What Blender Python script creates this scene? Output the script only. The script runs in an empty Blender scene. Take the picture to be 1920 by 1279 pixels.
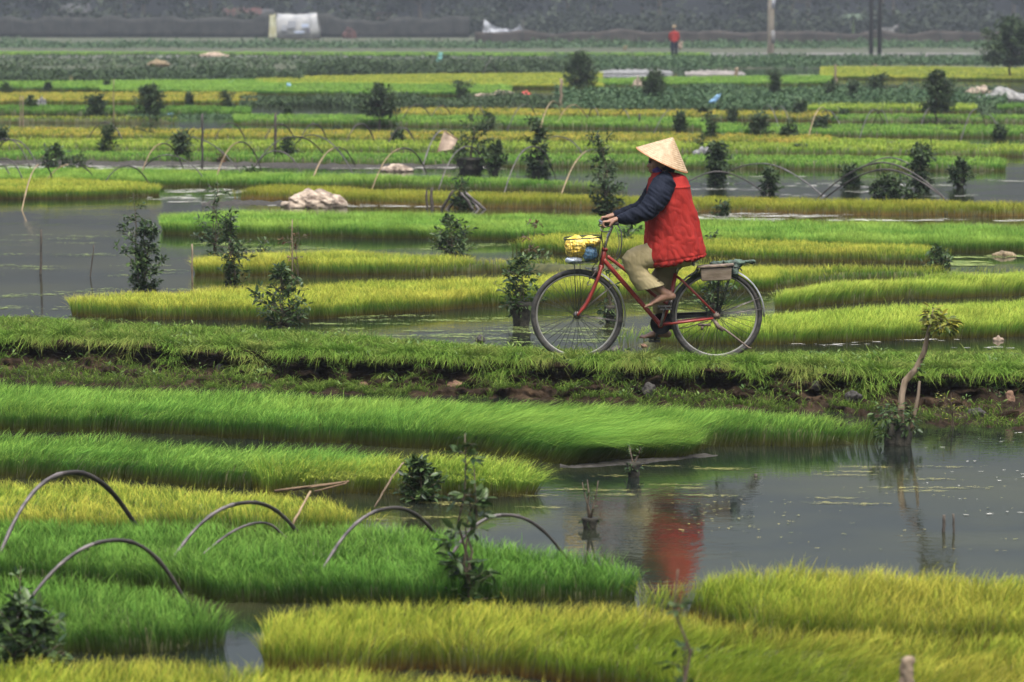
import bpy, bmesh, math, random
import numpy as np
from mathutils import Vector, Matrix, noise as mnoise
R = math.radians
random.seed(7); RNG = np.random.default_rng(7)
scene = bpy.context.scene
C = scene.collection

# ------------------------------------------------------------ camera
F = 6400.0; HCAM = 2.83; PITCH = math.atan(632/6400)
cam = bpy.data.cameras.new('camera'); cam.lens = 120; cam.sensor_width = 36
cam.clip_start = 0.5; cam.clip_end = 3000
cam.dof.use_dof = True; cam.dof.focus_distance = 25.2; cam.dof.aperture_fstop = 4.4
camo = bpy.data.objects.new('camera', cam); C.objects.link(camo)
camo.location = (0, 0, HCAM); camo.rotation_euler = (R(90)-PITCH, 0, 0)
scene.camera = camo
# ------------------------------------------------------------ world (overcast)
SUN_EL, SUN_AZ = 68, 160
w = bpy.data.worlds.new('World'); scene.world = w; w.use_nodes = True
nt = w.node_tree; nt.nodes.clear()
sky = nt.nodes.new('ShaderNodeTexSky'); sky.sky_type = 'NISHITA'; sky.sun_disc = False
sky.sun_elevation = R(SUN_EL); sky.sun_rotation = R(SUN_AZ); sky.dust_density = 6; sky.air_density = 1.4
hs = nt.nodes.new('ShaderNodeHueSaturation'); hs.inputs['Saturation'].default_value = 0.55
bg = nt.nodes.new('ShaderNodeBackground'); bg.inputs['Strength'].default_value = 0.14
out = nt.nodes.new('ShaderNodeOutputWorld')
# overcast dome: the zenith is about three times as bright as the horizon
tcw = nt.nodes.new('ShaderNodeTexCoord'); sx = nt.nodes.new('ShaderNodeSeparateXYZ'); mrw = nt.nodes.new('ShaderNodeMapRange')
mrw.inputs[1].default_value = 0.0; mrw.inputs[2].default_value = .9; mrw.inputs[3].default_value = .28; mrw.inputs[4].default_value = 2.3
mw = nt.nodes.new('ShaderNodeMix'); mw.data_type = 'RGBA'; mw.blend_type = 'MULTIPLY'; mw.inputs[0].default_value = 1; mw.clamp_result = False
nt.links.new(tcw.outputs['Generated'], sx.inputs[0]); nt.links.new(sx.outputs['Z'], mrw.inputs[0])
nt.links.new(sky.outputs[0], hs.inputs['Color']); nt.links.new(hs.outputs[0], mw.inputs[6]); nt.links.new(mrw.outputs[0], mw.inputs[7]); tn = nt.nodes.new('ShaderNodeMix'); tn.data_type = 'RGBA'; tn.blend_type = 'MULTIPLY'; tn.inputs[0].default_value = 1; tn.inputs[7].default_value = (.98, 1.0, 1.03, 1)
nt.links.new(mw.outputs[2], tn.inputs[6]); nt.links.new(tn.outputs[2], bg.inputs[0]); nt.links.new(bg.outputs[0], out.inputs[0])
# ------------------------------------------------------------ sun through cloud
sl = bpy.data.lights.new('sun', 'SUN'); sl.energy = 2.4; sl.angle = R(14); sl.color = (1, .96, .9)
so = bpy.data.objects.new('sun', sl); C.objects.link(so)
az = R(SUN_AZ)
sd = Vector((math.sin(az)*math.cos(R(SUN_EL)), math.cos(az)*math.cos(R(SUN_EL)), math.sin(R(SUN_EL))))
so.rotation_euler = sd.to_track_quat('Z', 'Y').to_euler(); so.location = (0, 0, 30)
scene.view_settings.view_transform = 'Standard'; scene.view_settings.look = 'None'
scene.view_settings.exposure = 0.34; scene.view_settings.gamma = 1.0
cy = scene.cycles
cy.max_bounces = 5; cy.diffuse_bounces = 2; cy.glossy_bounces = 3; cy.transmission_bounces = 3
cy.volume_bounces = 0; cy.transparent_max_bounces = 4; cy.use_denoising = True
cy.caustics_reflective = False; cy.caustics_refractive = False; cy.sample_clamp_indirect = 6

# ------------------------------------------------------------ helpers
def ray(px, py):
    d = Vector((px-960, F*math.cos(PITCH)+(640-py)*math.sin(PITCH), -F*math.sin(PITCH)+(640-py)*math.cos(PITCH)))
    return d
def P(px, py, z=0.0):
    d = ray(px, py); t = (z-HCAM)/d.z
    return Vector((d.x*t, d.y*t, z))
def W(px, py, Y):
    d = ray(px, py); t = Y/d.y
    return Vector((d.x*t, Y, HCAM+d.z*t))
def scl(py, z=0): return (py-8)/(HCAM-z)     # photo pixels per metre at that ground row

def tag(o, label=None, cat=None, group=None, kind=None):
    if label: o['label'] = label
    if cat: o['category'] = cat
    if group: o['group'] = group
    if kind: o['kind'] = kind
    return o
def empty(name, loc=(0,0,0), rz=0):
    o = bpy.data.objects.new(name, None); C.objects.link(o); o.location = loc; o.rotation_euler = (0,0,rz)
    o.empty_display_size = .1
    return o
def copy_tree(o, parent=None):
    c = o.copy(); C.objects.link(c); c.parent = parent
    for ch in list(o.children): copy_tree(ch, c)
    return c
class MB:
    def __init__(s): s.v = []; s.f = []; s.mi = []
    def add(s, v, f, m=0):
        b = len(s.v); s.v += [tuple(q) for q in v]; s.f += [tuple(i+b for i in q) for q in f]; s.mi += [m]*len(f)
        return s
    def box(s, c, d, rot=None, m=0):
        x,y,z = d[0]/2,d[1]/2,d[2]/2
        v = [Vector((a,b,e)) for a in (-x,x) for b in (-y,y) for e in (-z,z)]
        if rot: v = [rot @ q for q in v]
        v = [q+Vector(c) for q in v]
        return s.add(v, [(0,1,3,2),(4,6,7,5),(0,4,5,1),(2,3,7,6),(0,2,6,4),(1,5,7,3)], m)
    def tube(s, pts, rad, n=8, closed=False, m=0, caps=True, sy=1.0):
        pts = [Vector(p) for p in pts]; N = len(pts)
        if not hasattr(rad, '__len__'): rad = [rad]*N
        prev = None; rings = []
        for i,p in enumerate(pts):
            if closed: t = pts[(i+1)%N]-pts[i-1]
            else: t = pts[min(i+1,N-1)]-pts[max(i-1,0)]
            t.normalize()
            if prev is None:
                ref = Vector((0,1,0)) if abs(t.y) < .9 else Vector((1,0,0))
            else: ref = prev
            b = (ref - ref.dot(t)*t).normalized(); prev = b; a = t.cross(b)
            rings.append([p + (b*math.cos(2*math.pi*k/n)*sy + a*math.sin(2*math.pi*k/n))*rad[i] for k in range(n)])
        v = [q for r in rings for q in r]; f = []
        for i in range(N if closed else N-1):
            j = (i+1)%N
            for k in range(n): f.append((i*n+k, i*n+(k+1)%n, j*n+(k+1)%n, j*n+k))
        if not closed and caps:
            f.append(tuple(range(n-1,-1,-1))); f.append(tuple((N-1)*n+k for k in range(n)))
        return s.add(v, f, m)
    def limb(s, pts, rad, ry=None, n=16):
        """round-ended tapering limb; rad in the bicycle plane, ry sideways"""
        pts = [Vector(p) for p in pts]; ry = ry or rad
        t0 = (pts[0]-pts[1]).normalized(); t1 = (pts[-1]-pts[-2]).normalized()
        pp = [pts[0]+t0*rad[0]*.7, pts[0]+t0*rad[0]*.45]+pts+[pts[-1]+t1*rad[-1]*.45, pts[-1]+t1*rad[-1]*.7]
        ra = [rad[0]*.3, rad[0]*.75]+list(rad)+[rad[-1]*.75, rad[-1]*.3]
        rb = [ry[0]*.3, ry[0]*.75]+list(ry)+[ry[-1]*.75, ry[-1]*.3]
        rings = []
        for i,p in enumerate(pp):
            t = (pp[min(i+1,len(pp)-1)]-pp[max(i-1,0)]).normalized()
            ref = Vector((0,1,0)) if abs(t.y) < .85 else Vector((0,0,1))
            b = (ref-ref.dot(t)*t).normalized(); a = t.cross(b)
            rings.append([p+b*math.cos(2*math.pi*k/n)*rb[i]+a*math.sin(2*math.pi*k/n)*ra[i] for k in range(n)])
        return s.rings(rings)
    def rings(s, rings, m=0):
        n = len(rings[0]); v = [q for r in rings for q in r]; f = []
        for i in range(len(rings)-1):
            for k in range(n): f.append((i*n+k, i*n+(k+1)%n, (i+1)*n+(k+1)%n, (i+1)*n+k))
        f.append(tuple(range(n-1,-1,-1))); f.append(tuple((len(rings)-1)*n+k for k in range(n)))
        return s.add(v, f, m)
    def ball(s, c, r, nu=14, nv=10, rot=None, m=0):
        if not hasattr(r,'__len__'): r=(r,r,r)
        v=[]; f=[]
        for i in range(nv+1):
            th=math.pi*i/nv
            for k in range(nu):
                ph=2*math.pi*k/nu
                q=Vector((r[0]*math.sin(th)*math.cos(ph), r[1]*math.sin(th)*math.sin(ph), r[2]*math.cos(th)))
                if rot: q=rot@q
                v.append(q+Vector(c))
        for i in range(nv):
            for k in range(nu): f.append((i*nu+k,(i+1)*nu+k,(i+1)*nu+(k+1)%nu,i*nu+(k+1)%nu))
        return s.add(v,f,m)
    def build(s, name, mats, parent=None, smooth=True):
        me = bpy.data.meshes.new(name); me.from_pydata(s.v, [], s.f); me.validate()
        if not isinstance(mats,(list,tuple)): mats=[mats]
        for q in mats: me.materials.append(q)
        if len(mats)>1 and len(me.polygons)==len(s.mi): me.polygons.foreach_set('material_index', s.mi)
        if smooth: me.polygons.foreach_set('use_smooth', [True]*len(me.polygons))
        o = bpy.data.objects.new(name, me); C.objects.link(o)
        if parent: o.parent = parent
        return o
def recalc(o):
    bm = bmesh.new(); bm.from_mesh(o.data); bmesh.ops.recalc_face_normals(bm, faces=bm.faces); bm.to_mesh(o.data); bm.free()
def remeshed(mb, name, mats, parent, voxel, disp=None, smooth_it=2):
    """several closed shapes fused into ONE continuous surface"""
    o = mb.build(name, mats, parent); recalc(o)
    m = o.modifiers.new('r','REMESH'); m.mode='VOXEL'; m.voxel_size=voxel; m.use_smooth_shade=True
    s_ = o.modifiers.new('s','SMOOTH'); s_.factor=.5; s_.iterations=smooth_it
    dg = bpy.context.evaluated_depsgraph_get()
    me = bpy.data.meshes.new_from_object(o.evaluated_get(dg))
    o.modifiers.clear(); old=o.data; o.data=me; me.name=name
    if not me.materials:
        for q in (mats if isinstance(mats,(list,tuple)) else [mats]): me.materials.append(q)
    if disp:
        n=len(me.vertices); co=np.empty(n*3,'f'); me.vertices.foreach_get('co',co); co=co.reshape(-1,3)
        no=np.empty(n*3,'f'); me.vertices.foreach_get('normal',no); no=no.reshape(-1,3)
        d=np.array([disp(Vector(c)) for c in co],'f'); co+=no*d[:,None]
        me.vertices.foreach_set('co',co.ravel()); me.update()
    me.polygons.foreach_set('use_smooth',[True]*len(me.polygons))
    return o

# ------------------------------------------------------------ numpy mesh
def np_mesh(name, verts, loops, totals, attrs, mats, matidx=None, parent=None, smooth=True):
    me = bpy.data.meshes.new(name)
    nv=len(verts); nf=len(totals)
    me.vertices.add(nv); me.vertices.foreach_set('co', np.ascontiguousarray(verts,'f').ravel())
    me.loops.add(len(loops)); me.loops.foreach_set('vertex_index', loops.astype('i'))
    me.polygons.add(nf); st=np.zeros(nf,'i'); st[1:]=np.cumsum(totals)[:-1]
    me.polygons.foreach_set('loop_start', st)
    if smooth: me.polygons.foreach_set('use_smooth', np.ones(nf,'?'))
    for q in (mats if isinstance(mats,(list,tuple)) else [mats]): me.materials.append(q)
    if matidx is not None: me.polygons.foreach_set('material_index', matidx.astype('i'))
    for k,a in attrs.items():
        at=me.attributes.new(k,'FLOAT','POINT'); at.data.foreach_set('value', a.astype('f'))
    me.update(calc_edges=True)
    o=bpy.data.objects.new(name,me); C.objects.link(o)
    if parent: o.parent=parent
    return o
_ns={}
def snoise(x,y,scale,seed=0,k=14):
    """cheap smooth 2-D noise, about -1..1"""
    if seed not in _ns:
        r=np.random.default_rng(seed+991); a=r.uniform(0,2*np.pi,k); f=r.uniform(.5,1.6,k); p=r.uniform(0,6.28,k)
        _ns[seed]=(np.cos(a)*f,np.sin(a)*f,p)
    kx,ky,p=_ns[seed]; s=np.zeros_like(x)
    for i in range(len(p)): s+=np.sin(6.28/scale*(kx[i]*x+ky[i]*y)+p[i])
    return s/np.sqrt(len(p))*.8
def blade_geo(root,H,lean,droop,Wd,segs,rv):
    N=len(H); r=np.random.default_rng(N)
    ts=[0,.42,.76,1] if segs==3 else [0,.55,1]
    th=r.uniform(0,np.pi,N); wd=np.stack([np.cos(th),np.sin(th)*.6,np.zeros(N)],1); curl=r.normal(0,.17,(N,2))*H[:,None]
    V=[];T=[]
    for i,t in enumerate(ts):
        c=root.copy(); c[:,:2]+=lean*(t**1.7)+curl*(t**3.2); c[:,2]+=H*(t-droop*.5*t**3)
        if t<1:
            wt=Wd*(.75 if t==0 else (1 if t<.7 else .72))
            V+= [c-wd*wt[:,None]*.5, c+wd*wt[:,None]*.5]; T+=[t,t]
        else: V.append(c); T.append(1)
    V=np.stack(V,1); nvb=V.shape[1]
    pat=[0,1,3,2]; tot=[4]
    if segs==3: pat+=[2,3,5,4]; tot.append(4)
    pat+=[nvb-3,nvb-2,nvb-1]; tot.append(3)
    loops=(np.arange(N)[:,None]*nvb+np.array(pat)[None]).ravel()
    return V.reshape(-1,3),loops,np.tile(tot,N),np.tile(np.array(T,'f'),N),np.repeat(rv,nvb)
def merge_geo(gs):
    V=[];Lp=[];To=[];T=[];Rv=[];b=0
    for g in gs:
        V.append(g[0]);Lp.append(g[1]+b);To.append(g[2]);T.append(g[3]);Rv.append(g[4]);b+=len(g[0])
    return [np.concatenate(q) for q in (V,Lp,To,T,Rv)]

# ------------------------------------------------------------ materials
def nodes(name):
    m=bpy.data.materials.new(name); m.use_nodes=True; t=m.node_tree; t.nodes.clear(); return m,t
def N(t,k,**kw):
    n=t.nodes.new(k)
    for a,b in kw.items():
        if a in n.inputs: n.inputs[a].default_value=b
        else: setattr(n,a,b)
    return n
def c4(c): return (c[0],c[1],c[2],1)
def simple(name,col,rough=.6,metal=0,col2=None,nscale=8,bump=0,bscale=60,spec=.4,stretch=None,contrast=(.35,.65)):
    m,t=nodes(name); o=N(t,'ShaderNodeOutputMaterial'); b=N(t,'ShaderNodeBsdfPrincipled',Roughness=rough,Metallic=metal)
    b.inputs['Specular IOR Level'].default_value=spec; b.inputs['Base Color'].default_value=c4(col)
    tc=N(t,'ShaderNodeTexCoord'); mp=N(t,'ShaderNodeMapping'); t.links.new(tc.outputs['Object'],mp.inputs[0])
    if stretch: mp.inputs['Scale'].default_value=stretch
    if col2:
        n=N(t,'ShaderNodeTexNoise',Scale=nscale,Detail=6); r=N(t,'ShaderNodeValToRGB')
        r.color_ramp.elements[0].color=c4(col); r.color_ramp.elements[1].color=c4(col2)
        r.color_ramp.elements[0].position=contrast[0]; r.color_ramp.elements[1].position=contrast[1]
        t.links.new(mp.outputs[0],n.inputs['Vector']); t.links.new(n.outputs['Fac'],r.inputs[0]); t.links.new(r.outputs[0],b.inputs['Base Color'])
    if bump:
        n=N(t,'ShaderNodeTexNoise',Scale=bscale,Detail=5); bp=N(t,'ShaderNodeBump',Strength=bump,Distance=.01)
        t.links.new(mp.outputs[0],n.inputs['Vector']); t.links.new(n.outputs['Fac'],bp.inputs['Height']); t.links.new(bp.outputs[0],b.inputs['Normal'])
    t.links.new(b.outputs[0],o.inputs[0]); return m
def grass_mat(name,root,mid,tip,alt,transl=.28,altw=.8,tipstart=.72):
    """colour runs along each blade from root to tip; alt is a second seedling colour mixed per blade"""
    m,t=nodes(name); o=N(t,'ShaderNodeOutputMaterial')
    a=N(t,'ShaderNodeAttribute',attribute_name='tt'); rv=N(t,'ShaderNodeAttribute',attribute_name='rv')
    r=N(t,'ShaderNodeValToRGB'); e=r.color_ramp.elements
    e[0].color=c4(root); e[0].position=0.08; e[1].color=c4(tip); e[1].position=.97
    q=e.new(.52); q.color=c4(mid); q=e.new(tipstart); q.color=c4([(x*.75+y*.25) for x,y in zip(mid,tip)])  # dark roots and this high blade stop put bed-side shade into the colour
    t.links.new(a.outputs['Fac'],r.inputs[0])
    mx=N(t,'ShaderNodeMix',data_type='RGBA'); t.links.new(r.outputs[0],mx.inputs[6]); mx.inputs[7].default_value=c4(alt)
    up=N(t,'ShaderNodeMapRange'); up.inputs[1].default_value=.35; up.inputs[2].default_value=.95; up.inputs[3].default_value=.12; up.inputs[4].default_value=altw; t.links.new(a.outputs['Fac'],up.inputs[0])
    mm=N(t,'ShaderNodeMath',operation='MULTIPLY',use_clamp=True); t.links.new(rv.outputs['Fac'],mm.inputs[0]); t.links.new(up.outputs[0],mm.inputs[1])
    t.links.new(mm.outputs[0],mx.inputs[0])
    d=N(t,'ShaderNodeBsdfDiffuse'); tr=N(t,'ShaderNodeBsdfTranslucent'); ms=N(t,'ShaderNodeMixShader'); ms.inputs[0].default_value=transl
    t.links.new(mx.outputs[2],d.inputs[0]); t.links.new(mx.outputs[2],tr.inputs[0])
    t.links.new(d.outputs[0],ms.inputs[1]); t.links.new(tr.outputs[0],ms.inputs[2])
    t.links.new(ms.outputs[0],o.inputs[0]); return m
def leaf_mat(name,c1,c2,gloss=.35,transl=.2):
    m,t=nodes(name); o=N(t,'ShaderNodeOutputMaterial'); a=N(t,'ShaderNodeAttribute',attribute_name='rv')
    r=N(t,'ShaderNodeValToRGB'); r.color_ramp.elements[0].color=c4(c1); r.color_ramp.elements[1].color=c4(c2)
    t.links.new(a.outputs['Fac'],r.inputs[0])
    b=N(t,'ShaderNodeBsdfPrincipled',Roughness=gloss); b.inputs['Specular IOR Level'].default_value=.22
    tr=N(t,'ShaderNodeBsdfTranslucent'); ms=N(t,'ShaderNodeMixShader'); ms.inputs[0].default_value=transl
    t.links.new(r.outputs[0],b.inputs[0]); t.links.new(r.outputs[0],tr.inputs[0]); t.links.new(b.outputs[0],ms.inputs[1]); t.links.new(tr.outputs[0],ms.inputs[2])
    t.links.new(ms.outputs[0],o.inputs[0]); return m
M={}
M['mud']=simple('wet mud',(.035,.024,.014),.5,col2=(.075,.052,.03),nscale=9,bump=.6,bscale=40)
M['water']=None
# rice greens : root, blade, tip, odd blades
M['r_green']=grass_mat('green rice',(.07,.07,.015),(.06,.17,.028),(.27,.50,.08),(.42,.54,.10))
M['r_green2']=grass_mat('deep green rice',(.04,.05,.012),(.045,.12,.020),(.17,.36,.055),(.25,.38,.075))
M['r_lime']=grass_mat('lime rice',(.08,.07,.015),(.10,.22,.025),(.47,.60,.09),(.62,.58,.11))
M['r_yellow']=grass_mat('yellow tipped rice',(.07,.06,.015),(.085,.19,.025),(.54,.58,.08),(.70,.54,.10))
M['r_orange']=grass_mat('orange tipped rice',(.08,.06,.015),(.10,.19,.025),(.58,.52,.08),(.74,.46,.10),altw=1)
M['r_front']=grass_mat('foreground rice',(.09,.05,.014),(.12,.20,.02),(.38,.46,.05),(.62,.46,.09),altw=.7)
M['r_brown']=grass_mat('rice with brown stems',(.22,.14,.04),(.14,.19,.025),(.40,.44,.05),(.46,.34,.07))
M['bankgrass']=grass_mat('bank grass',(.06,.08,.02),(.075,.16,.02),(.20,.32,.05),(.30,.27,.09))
M['leaf']=leaf_mat('dark leaf',(.012,.03,.010),(.075,.12,.035))
M['leaf_red']=leaf_mat('young red leaf',(.035,.05,.02),(.16,.07,.03))
M['leaf_far']=leaf_mat('distant leaf',(.012,.028,.011),(.06,.095,.032),gloss=.6)
M['leaf_crop']=leaf_mat('leafy crop leaf',(.014,.045,.016),(.07,.12,.045),gloss=.6)
M['leaf_tree']=leaf_mat('far tree leaf',(.003,.007,.004),(.040,.052,.030),gloss=.8)
M['leaf_yel']=leaf_mat('yellowing leaf',(.04,.07,.015),(.26,.24,.03))
M['stem']=simple('woody stem',(.05,.035,.022),.8,col2=(.12,.09,.06),nscale=20)
M['bark']=simple('pale bark',(.12,.085,.05),.85,col2=(.25,.19,.13),nscale=25,bump=.5,stretch=(1,1,.3))
M['clump']=simple('root clump',(.012,.012,.008),.9,col2=(.045,.04,.028),nscale=25,bump=.8)
M['hoop_pale']=simple('weathered split bamboo',(.035,.03,.028),.5,col2=(.14,.12,.115),nscale=6,stretch=(1,1,4))
M['hoop_dark']=simple('dark wet bamboo',(.016,.014,.012),.6,col2=(.06,.05,.045),nscale=6)
M['hoop_tan']=simple('tan bamboo',(.15,.10,.05),.6,col2=(.26,.19,.10),nscale=8)
M['post']=simple('dark wet post',(.03,.025,.02),.8,col2=(.08,.065,.05),nscale=20)
M['rust']=simple('reddish bamboo',(.07,.045,.022),.85,col2=(.15,.10,.055),nscale=12)
M['barkred']=simple('raw root wood',(.28,.12,.05),.8,col2=(.4,.22,.1),nscale=30)
M['fenderm']=simple('scuffed silver fender',(.50,.50,.52),.35,metal=.7,col2=(.25,.24,.22),nscale=9)
# ------------------------------------------------------------ ground and water
def water_mat():
    m,t=nodes('pond water'); o=N(t,'ShaderNodeOutputMaterial'); b=N(t,'ShaderNodeBsdfPrincipled',Roughness=.045,IOR=1.36)
    b.inputs['Base Color'].default_value=(.012,.015,.010,1)
    tc=N(t,'ShaderNodeTexCoord'); mp=N(t,'ShaderNodeMapping'); mp.inputs['Scale'].default_value=(.75,1.05,1)
    t.links.new(tc.outputs['Object'],mp.inputs[0])
    n=N(t,'ShaderNodeTexNoise',Scale=16,Detail=3,Roughness=.5); n2=N(t,'ShaderNodeTexNoise',Scale=1.1,Detail=2)
    t.links.new(mp.outputs[0],n.inputs['Vector']); t.links.new(tc.outputs['Object'],n2.inputs['Vector'])
    n3=N(t,'ShaderNodeTexNoise',Scale=.55,Detail=5,Roughness=.6); t.links.new(mp.outputs[0],n3.inputs['Vector'])
    ro=N(t,'ShaderNodeMapRange'); ro.inputs[1].default_value=.4; ro.inputs[2].default_value=.72; ro.inputs[3].default_value=.02; ro.inputs[4].default_value=.055
    t.links.new(n3.outputs['Fac'],ro.inputs[0]); t.links.new(ro.outputs[0],b.inputs['Roughness'])
    cr_=N(t,'ShaderNodeValToRGB'); cr_.color_ramp.elements[0].color=(.008,.011,.009,1); cr_.color_ramp.elements[1].color=(.034,.036,.014,1); cr_.color_ramp.elements[0].position=.42; cr_.color_ramp.elements[1].position=.7
    t.links.new(n3.outputs['Fac'],cr_.inputs[0]); t.links.new(cr_.outputs[0],b.inputs['Base Color'])
    rr=N(t,'ShaderNodeMapRange'); rr.inputs[1].default_value=.42; rr.inputs[2].default_value=.68; rr.inputs[3].default_value=.10; rr.inputs[4].default_value=.55
    t.links.new(n2.outputs['Fac'],rr.inputs[0])
    bp=N(t,'ShaderNodeBump',Distance=.0048); t.links.new(rr.outputs[0],bp.inputs['Strength'])
    t.links.new(n.outputs['Fac'],bp.inputs['Height']); t.links.new(bp.outputs[0],b.inputs['Normal']); t.links.new(b.outputs[0],o.inputs[0]); return m
M['water']=water_mat()
def sheet(name,rows,mat,xs=(-260,260)):
    mb=MB(); v=[];f=[]
    for (y,z) in rows: v+=[(xs[0],y,z),(xs[1],y,z)]
    for i in range(len(rows)-1): f.append((2*i,2*i+1,2*i+3,2*i+2))
    return mb.add(v,f).build(name,mat,smooth=False)
M['soil']=simple('field soil',(.025,.036,.014),.95,col2=(.06,.062,.034),nscale=.6)
g=sheet('ground',[(-60,-.2),(146,-.2),(149,-.15),(151,.04),(260,.05),(410,.05)],M['soil'],(-290,290)); tag(g,'dark damp soil under the ponds and out to the tree line','ground',kind='structure')
wt=sheet('water',[(2,0),(150.5,0)],M['water'],(-60,60)); tag(wt,'still grey green water between the rice beds','water',kind='structure')
M['road']=simple('far dirt road',(.09,.085,.08),.95,col2=(.15,.14,.13),nscale=2)
rd=sheet('road',[(178,.054),(196,.054)],M['road'],(-330,90)); tag(rd,'grey dirt road crossing behind the fields','road',kind='structure')

# ------------------------------------------------------------ rice beds
def interp_pl(pl,ts,z):
    a=np.array(pl,float); x=a[:,0]; t=(x-x[0])/(x[-1]-x[0])
    px=np.interp(ts,t,a[:,0]); py=np.interp(ts,t,a[:,1])
    return np.array([P(u,v,z)[:2] for u,v in zip(px,py)])
def rice_bed(label,mat,h,front,back,dens,wid,segs,seed,lean=(0,0),droop=.35,lodge=None,edge_droop=.5,gapback=0,coref=.45,hvar=.12,patch=.5):
    r=np.random.default_rng(seed)
    ns=160; ts=np.linspace(0,1,ns)
    Fr=interp_pl(front,ts,0); Bk=interp_pl(back,ts,h)
    # ragged edges
    L=np.linalg.norm(Fr[-1]-Fr[0])
    jit=.05*snoise(Fr[:,0],Fr[:,1]*0+seed*3.1,.9,seed)+.03*snoise(Fr[:,0],Fr[:,0]*0,.3,seed+1)
    Fr=Fr+np.stack([jit*0,jit],1); Bk=Bk-np.stack([jit*0,jit*.8],1)
    wdt=np.maximum(.08,Bk[:,1]-Fr[:,1])
    seglen=np.gradient(Fr[:,0]); area=float(np.sum(np.abs(seglen)*wdt))
    n=int(area*dens); 
    prob=np.abs(seglen)*wdt; cdf=np.cumsum(prob)/prob.sum()
    u=np.interp(r.random(n),cdf,ts); v=r.random(n)
    # extra dense rows on the visible front and the two ends
    extra=int(n*.22); eu=np.interp(r.random(extra),cdf,ts); ev=np.abs(r.normal(0,.10,extra))/np.maximum(.3,np.interp(eu,ts,wdt))
    u=np.concatenate([u,eu]); v=np.clip(np.concatenate([v,ev]),0,1); n=len(u)
    f=np.stack([np.interp(u,ts,Fr[:,i]) for i in (0,1)],1); b=np.stack([np.interp(u,ts,Bk[:,i]) for i in (0,1)],1)
    pos=f+(b-f)*v[:,None]; wl=np.interp(u,ts,wdt)
    df=v*wl; db=(1-v)*wl; x0,x1=(Fr[0,0]+Bk[0,0])/2,(Fr[-1,0]+Bk[-1,0])/2
    dl=pos[:,0]-np.interp(v,[0,1],[Fr[0,0],Bk[0,0]]); dr=np.interp(v,[0,1],[Fr[-1,0],Bk[-1,0]])-pos[:,0]
    de=np.minimum(np.minimum(df,db),np.minimum(dl,dr))
    core=h*coref
    endr=np.clip((np.minimum(dl,dr)-.10)/.35,0,1)
    z0=np.where(de<.10,0.0,core*.8*endr)
    big=snoise(pos[:,0],pos[:,1],1.1,seed+2); sm=snoise(pos[:,0],pos[:,1],.28,seed+3)
    hh=h*(1+hvar*.6*big+.05*sm)*r.triangular(.84,1.03,1.10,n)*(1-.06*np.exp(-de/.04))*1.06; hh*=np.where(r.random(n)<.025,r.uniform(1.08,1.28,n),1)
    H=hh-z0
    ln=r.normal(0,.15,(n,2))*h+np.array(lean)*h*.6
    if segs==3:
        ln[:,0]+=.16*h*snoise(pos[:,0],pos[:,1],.17,seed+14); ln[:,1]+=.12*h*snoise(pos[:,0],pos[:,1],.2,seed+15)
    ln[:,0]+=.15*h*snoise(pos[:,0],pos[:,1],.7,seed+4); ln[:,1]+=.12*h*snoise(pos[:,0],pos[:,1],.6,seed+5)
    edge_droop*=.35; droop*=.6; ed=np.exp(-df/.09)*edge_droop; ln[:,1]-=ed*h*r.uniform(.2,1,n)
    ln[:,0]-=np.exp(-dl/.09)*edge_droop*h*.8; ln[:,0]+=np.exp(-dr/.09)*edge_droop*h*.8
    dp=np.clip(droop*r.uniform(.3,1.6,n)+ed*.5,0,1.1)
    if lodge is not None:
        (cx,rx,lx,ly,fac)=lodge; wgt=np.exp(-((pos[:,0]-cx)/rx)**2)*np.clip(1.25-df/np.maximum(.2,wl),0,1)*r.uniform(.35,1.25,n)*(1+.35*snoise(pos[:,0],pos[:,1],.22,seed+21))
        ln[:,0]+=lx*h*wgt; ln[:,1]+=ly*h*wgt; H*=1+fac*wgt*.3; dp=np.clip(dp+wgt*.35,0,1.2)
    root=np.concatenate([pos,z0[:,None]],1)
    rv=np.clip(patch*(.35+.5*snoise(pos[:,0],pos[:,1],1.6,seed+6))+r.normal(.1,.34,n)*.9,0,1)
    Wd=wid*r.uniform(.6,1.3,n)
    g=blade_geo(root,H,ln,dp,Wd,segs,rv)
    V,Lp,To,T,Rv=g
    # solid root mass in the middle of the bed
    ins=.09; cz=core
    k=np.arange(ns)
    sec=[]
    for q in range(7):
        fr=[0,.0,.12,.5,.88,1,1][q]; zz=[-.12,cz*.15,cz,cz,cz,cz*.15,-.12][q]
        pt=Fr+np.array([0,ins]); pb=Bk-np.array([0,ins*.6]); c=pt+(pb-pt)*fr
        c=c.copy(); c[:,0]=np.clip(c[:,0],min(c[0,0],c[-1,0])+ins,max(c[0,0],c[-1,0])-ins)
        er=np.clip((np.minimum(c[:,0]-c[0,0],c[-1,0]-c[:,0]))/.35,0,1); zz=np.where(zz>0,zz*er-.02*(1-er),zz)
        zz=zz+.02*er*snoise(c[:,0],c[:,1]+q,.4,seed+8)*(1 if 0<q<6 else 0)
        sec.append(np.stack([c[:,0],c[:,1],np.zeros(ns)+zz],1))
    cv=np.concatenate(sec); bl=[]
    for q in range(6):
        a=q*ns+k[:-1]; bl.append(np.stack([a,a+1,a+ns+1,a+ns],1))
    bl=np.concatenate(bl)
    caps=[[q*ns for q in range(7)],[q*ns+ns-1 for q in range(6,-1,-1)]]
    loops=np.concatenate([bl.ravel(),np.array(caps).ravel()])+len(V)
    tot=np.concatenate([np.full(len(bl),4),[7,7]])
    mi=np.concatenate([np.zeros(len(To),int),np.ones(len(tot),int)])
    V=np.concatenate([V,cv]); Lp=np.concatenate([Lp,loops]); To=np.concatenate([To,tot])
    T=np.concatenate([T,np.zeros(len(cv))+.1]); Rv=np.concatenate([Rv,np.zeros(len(cv))])
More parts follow.
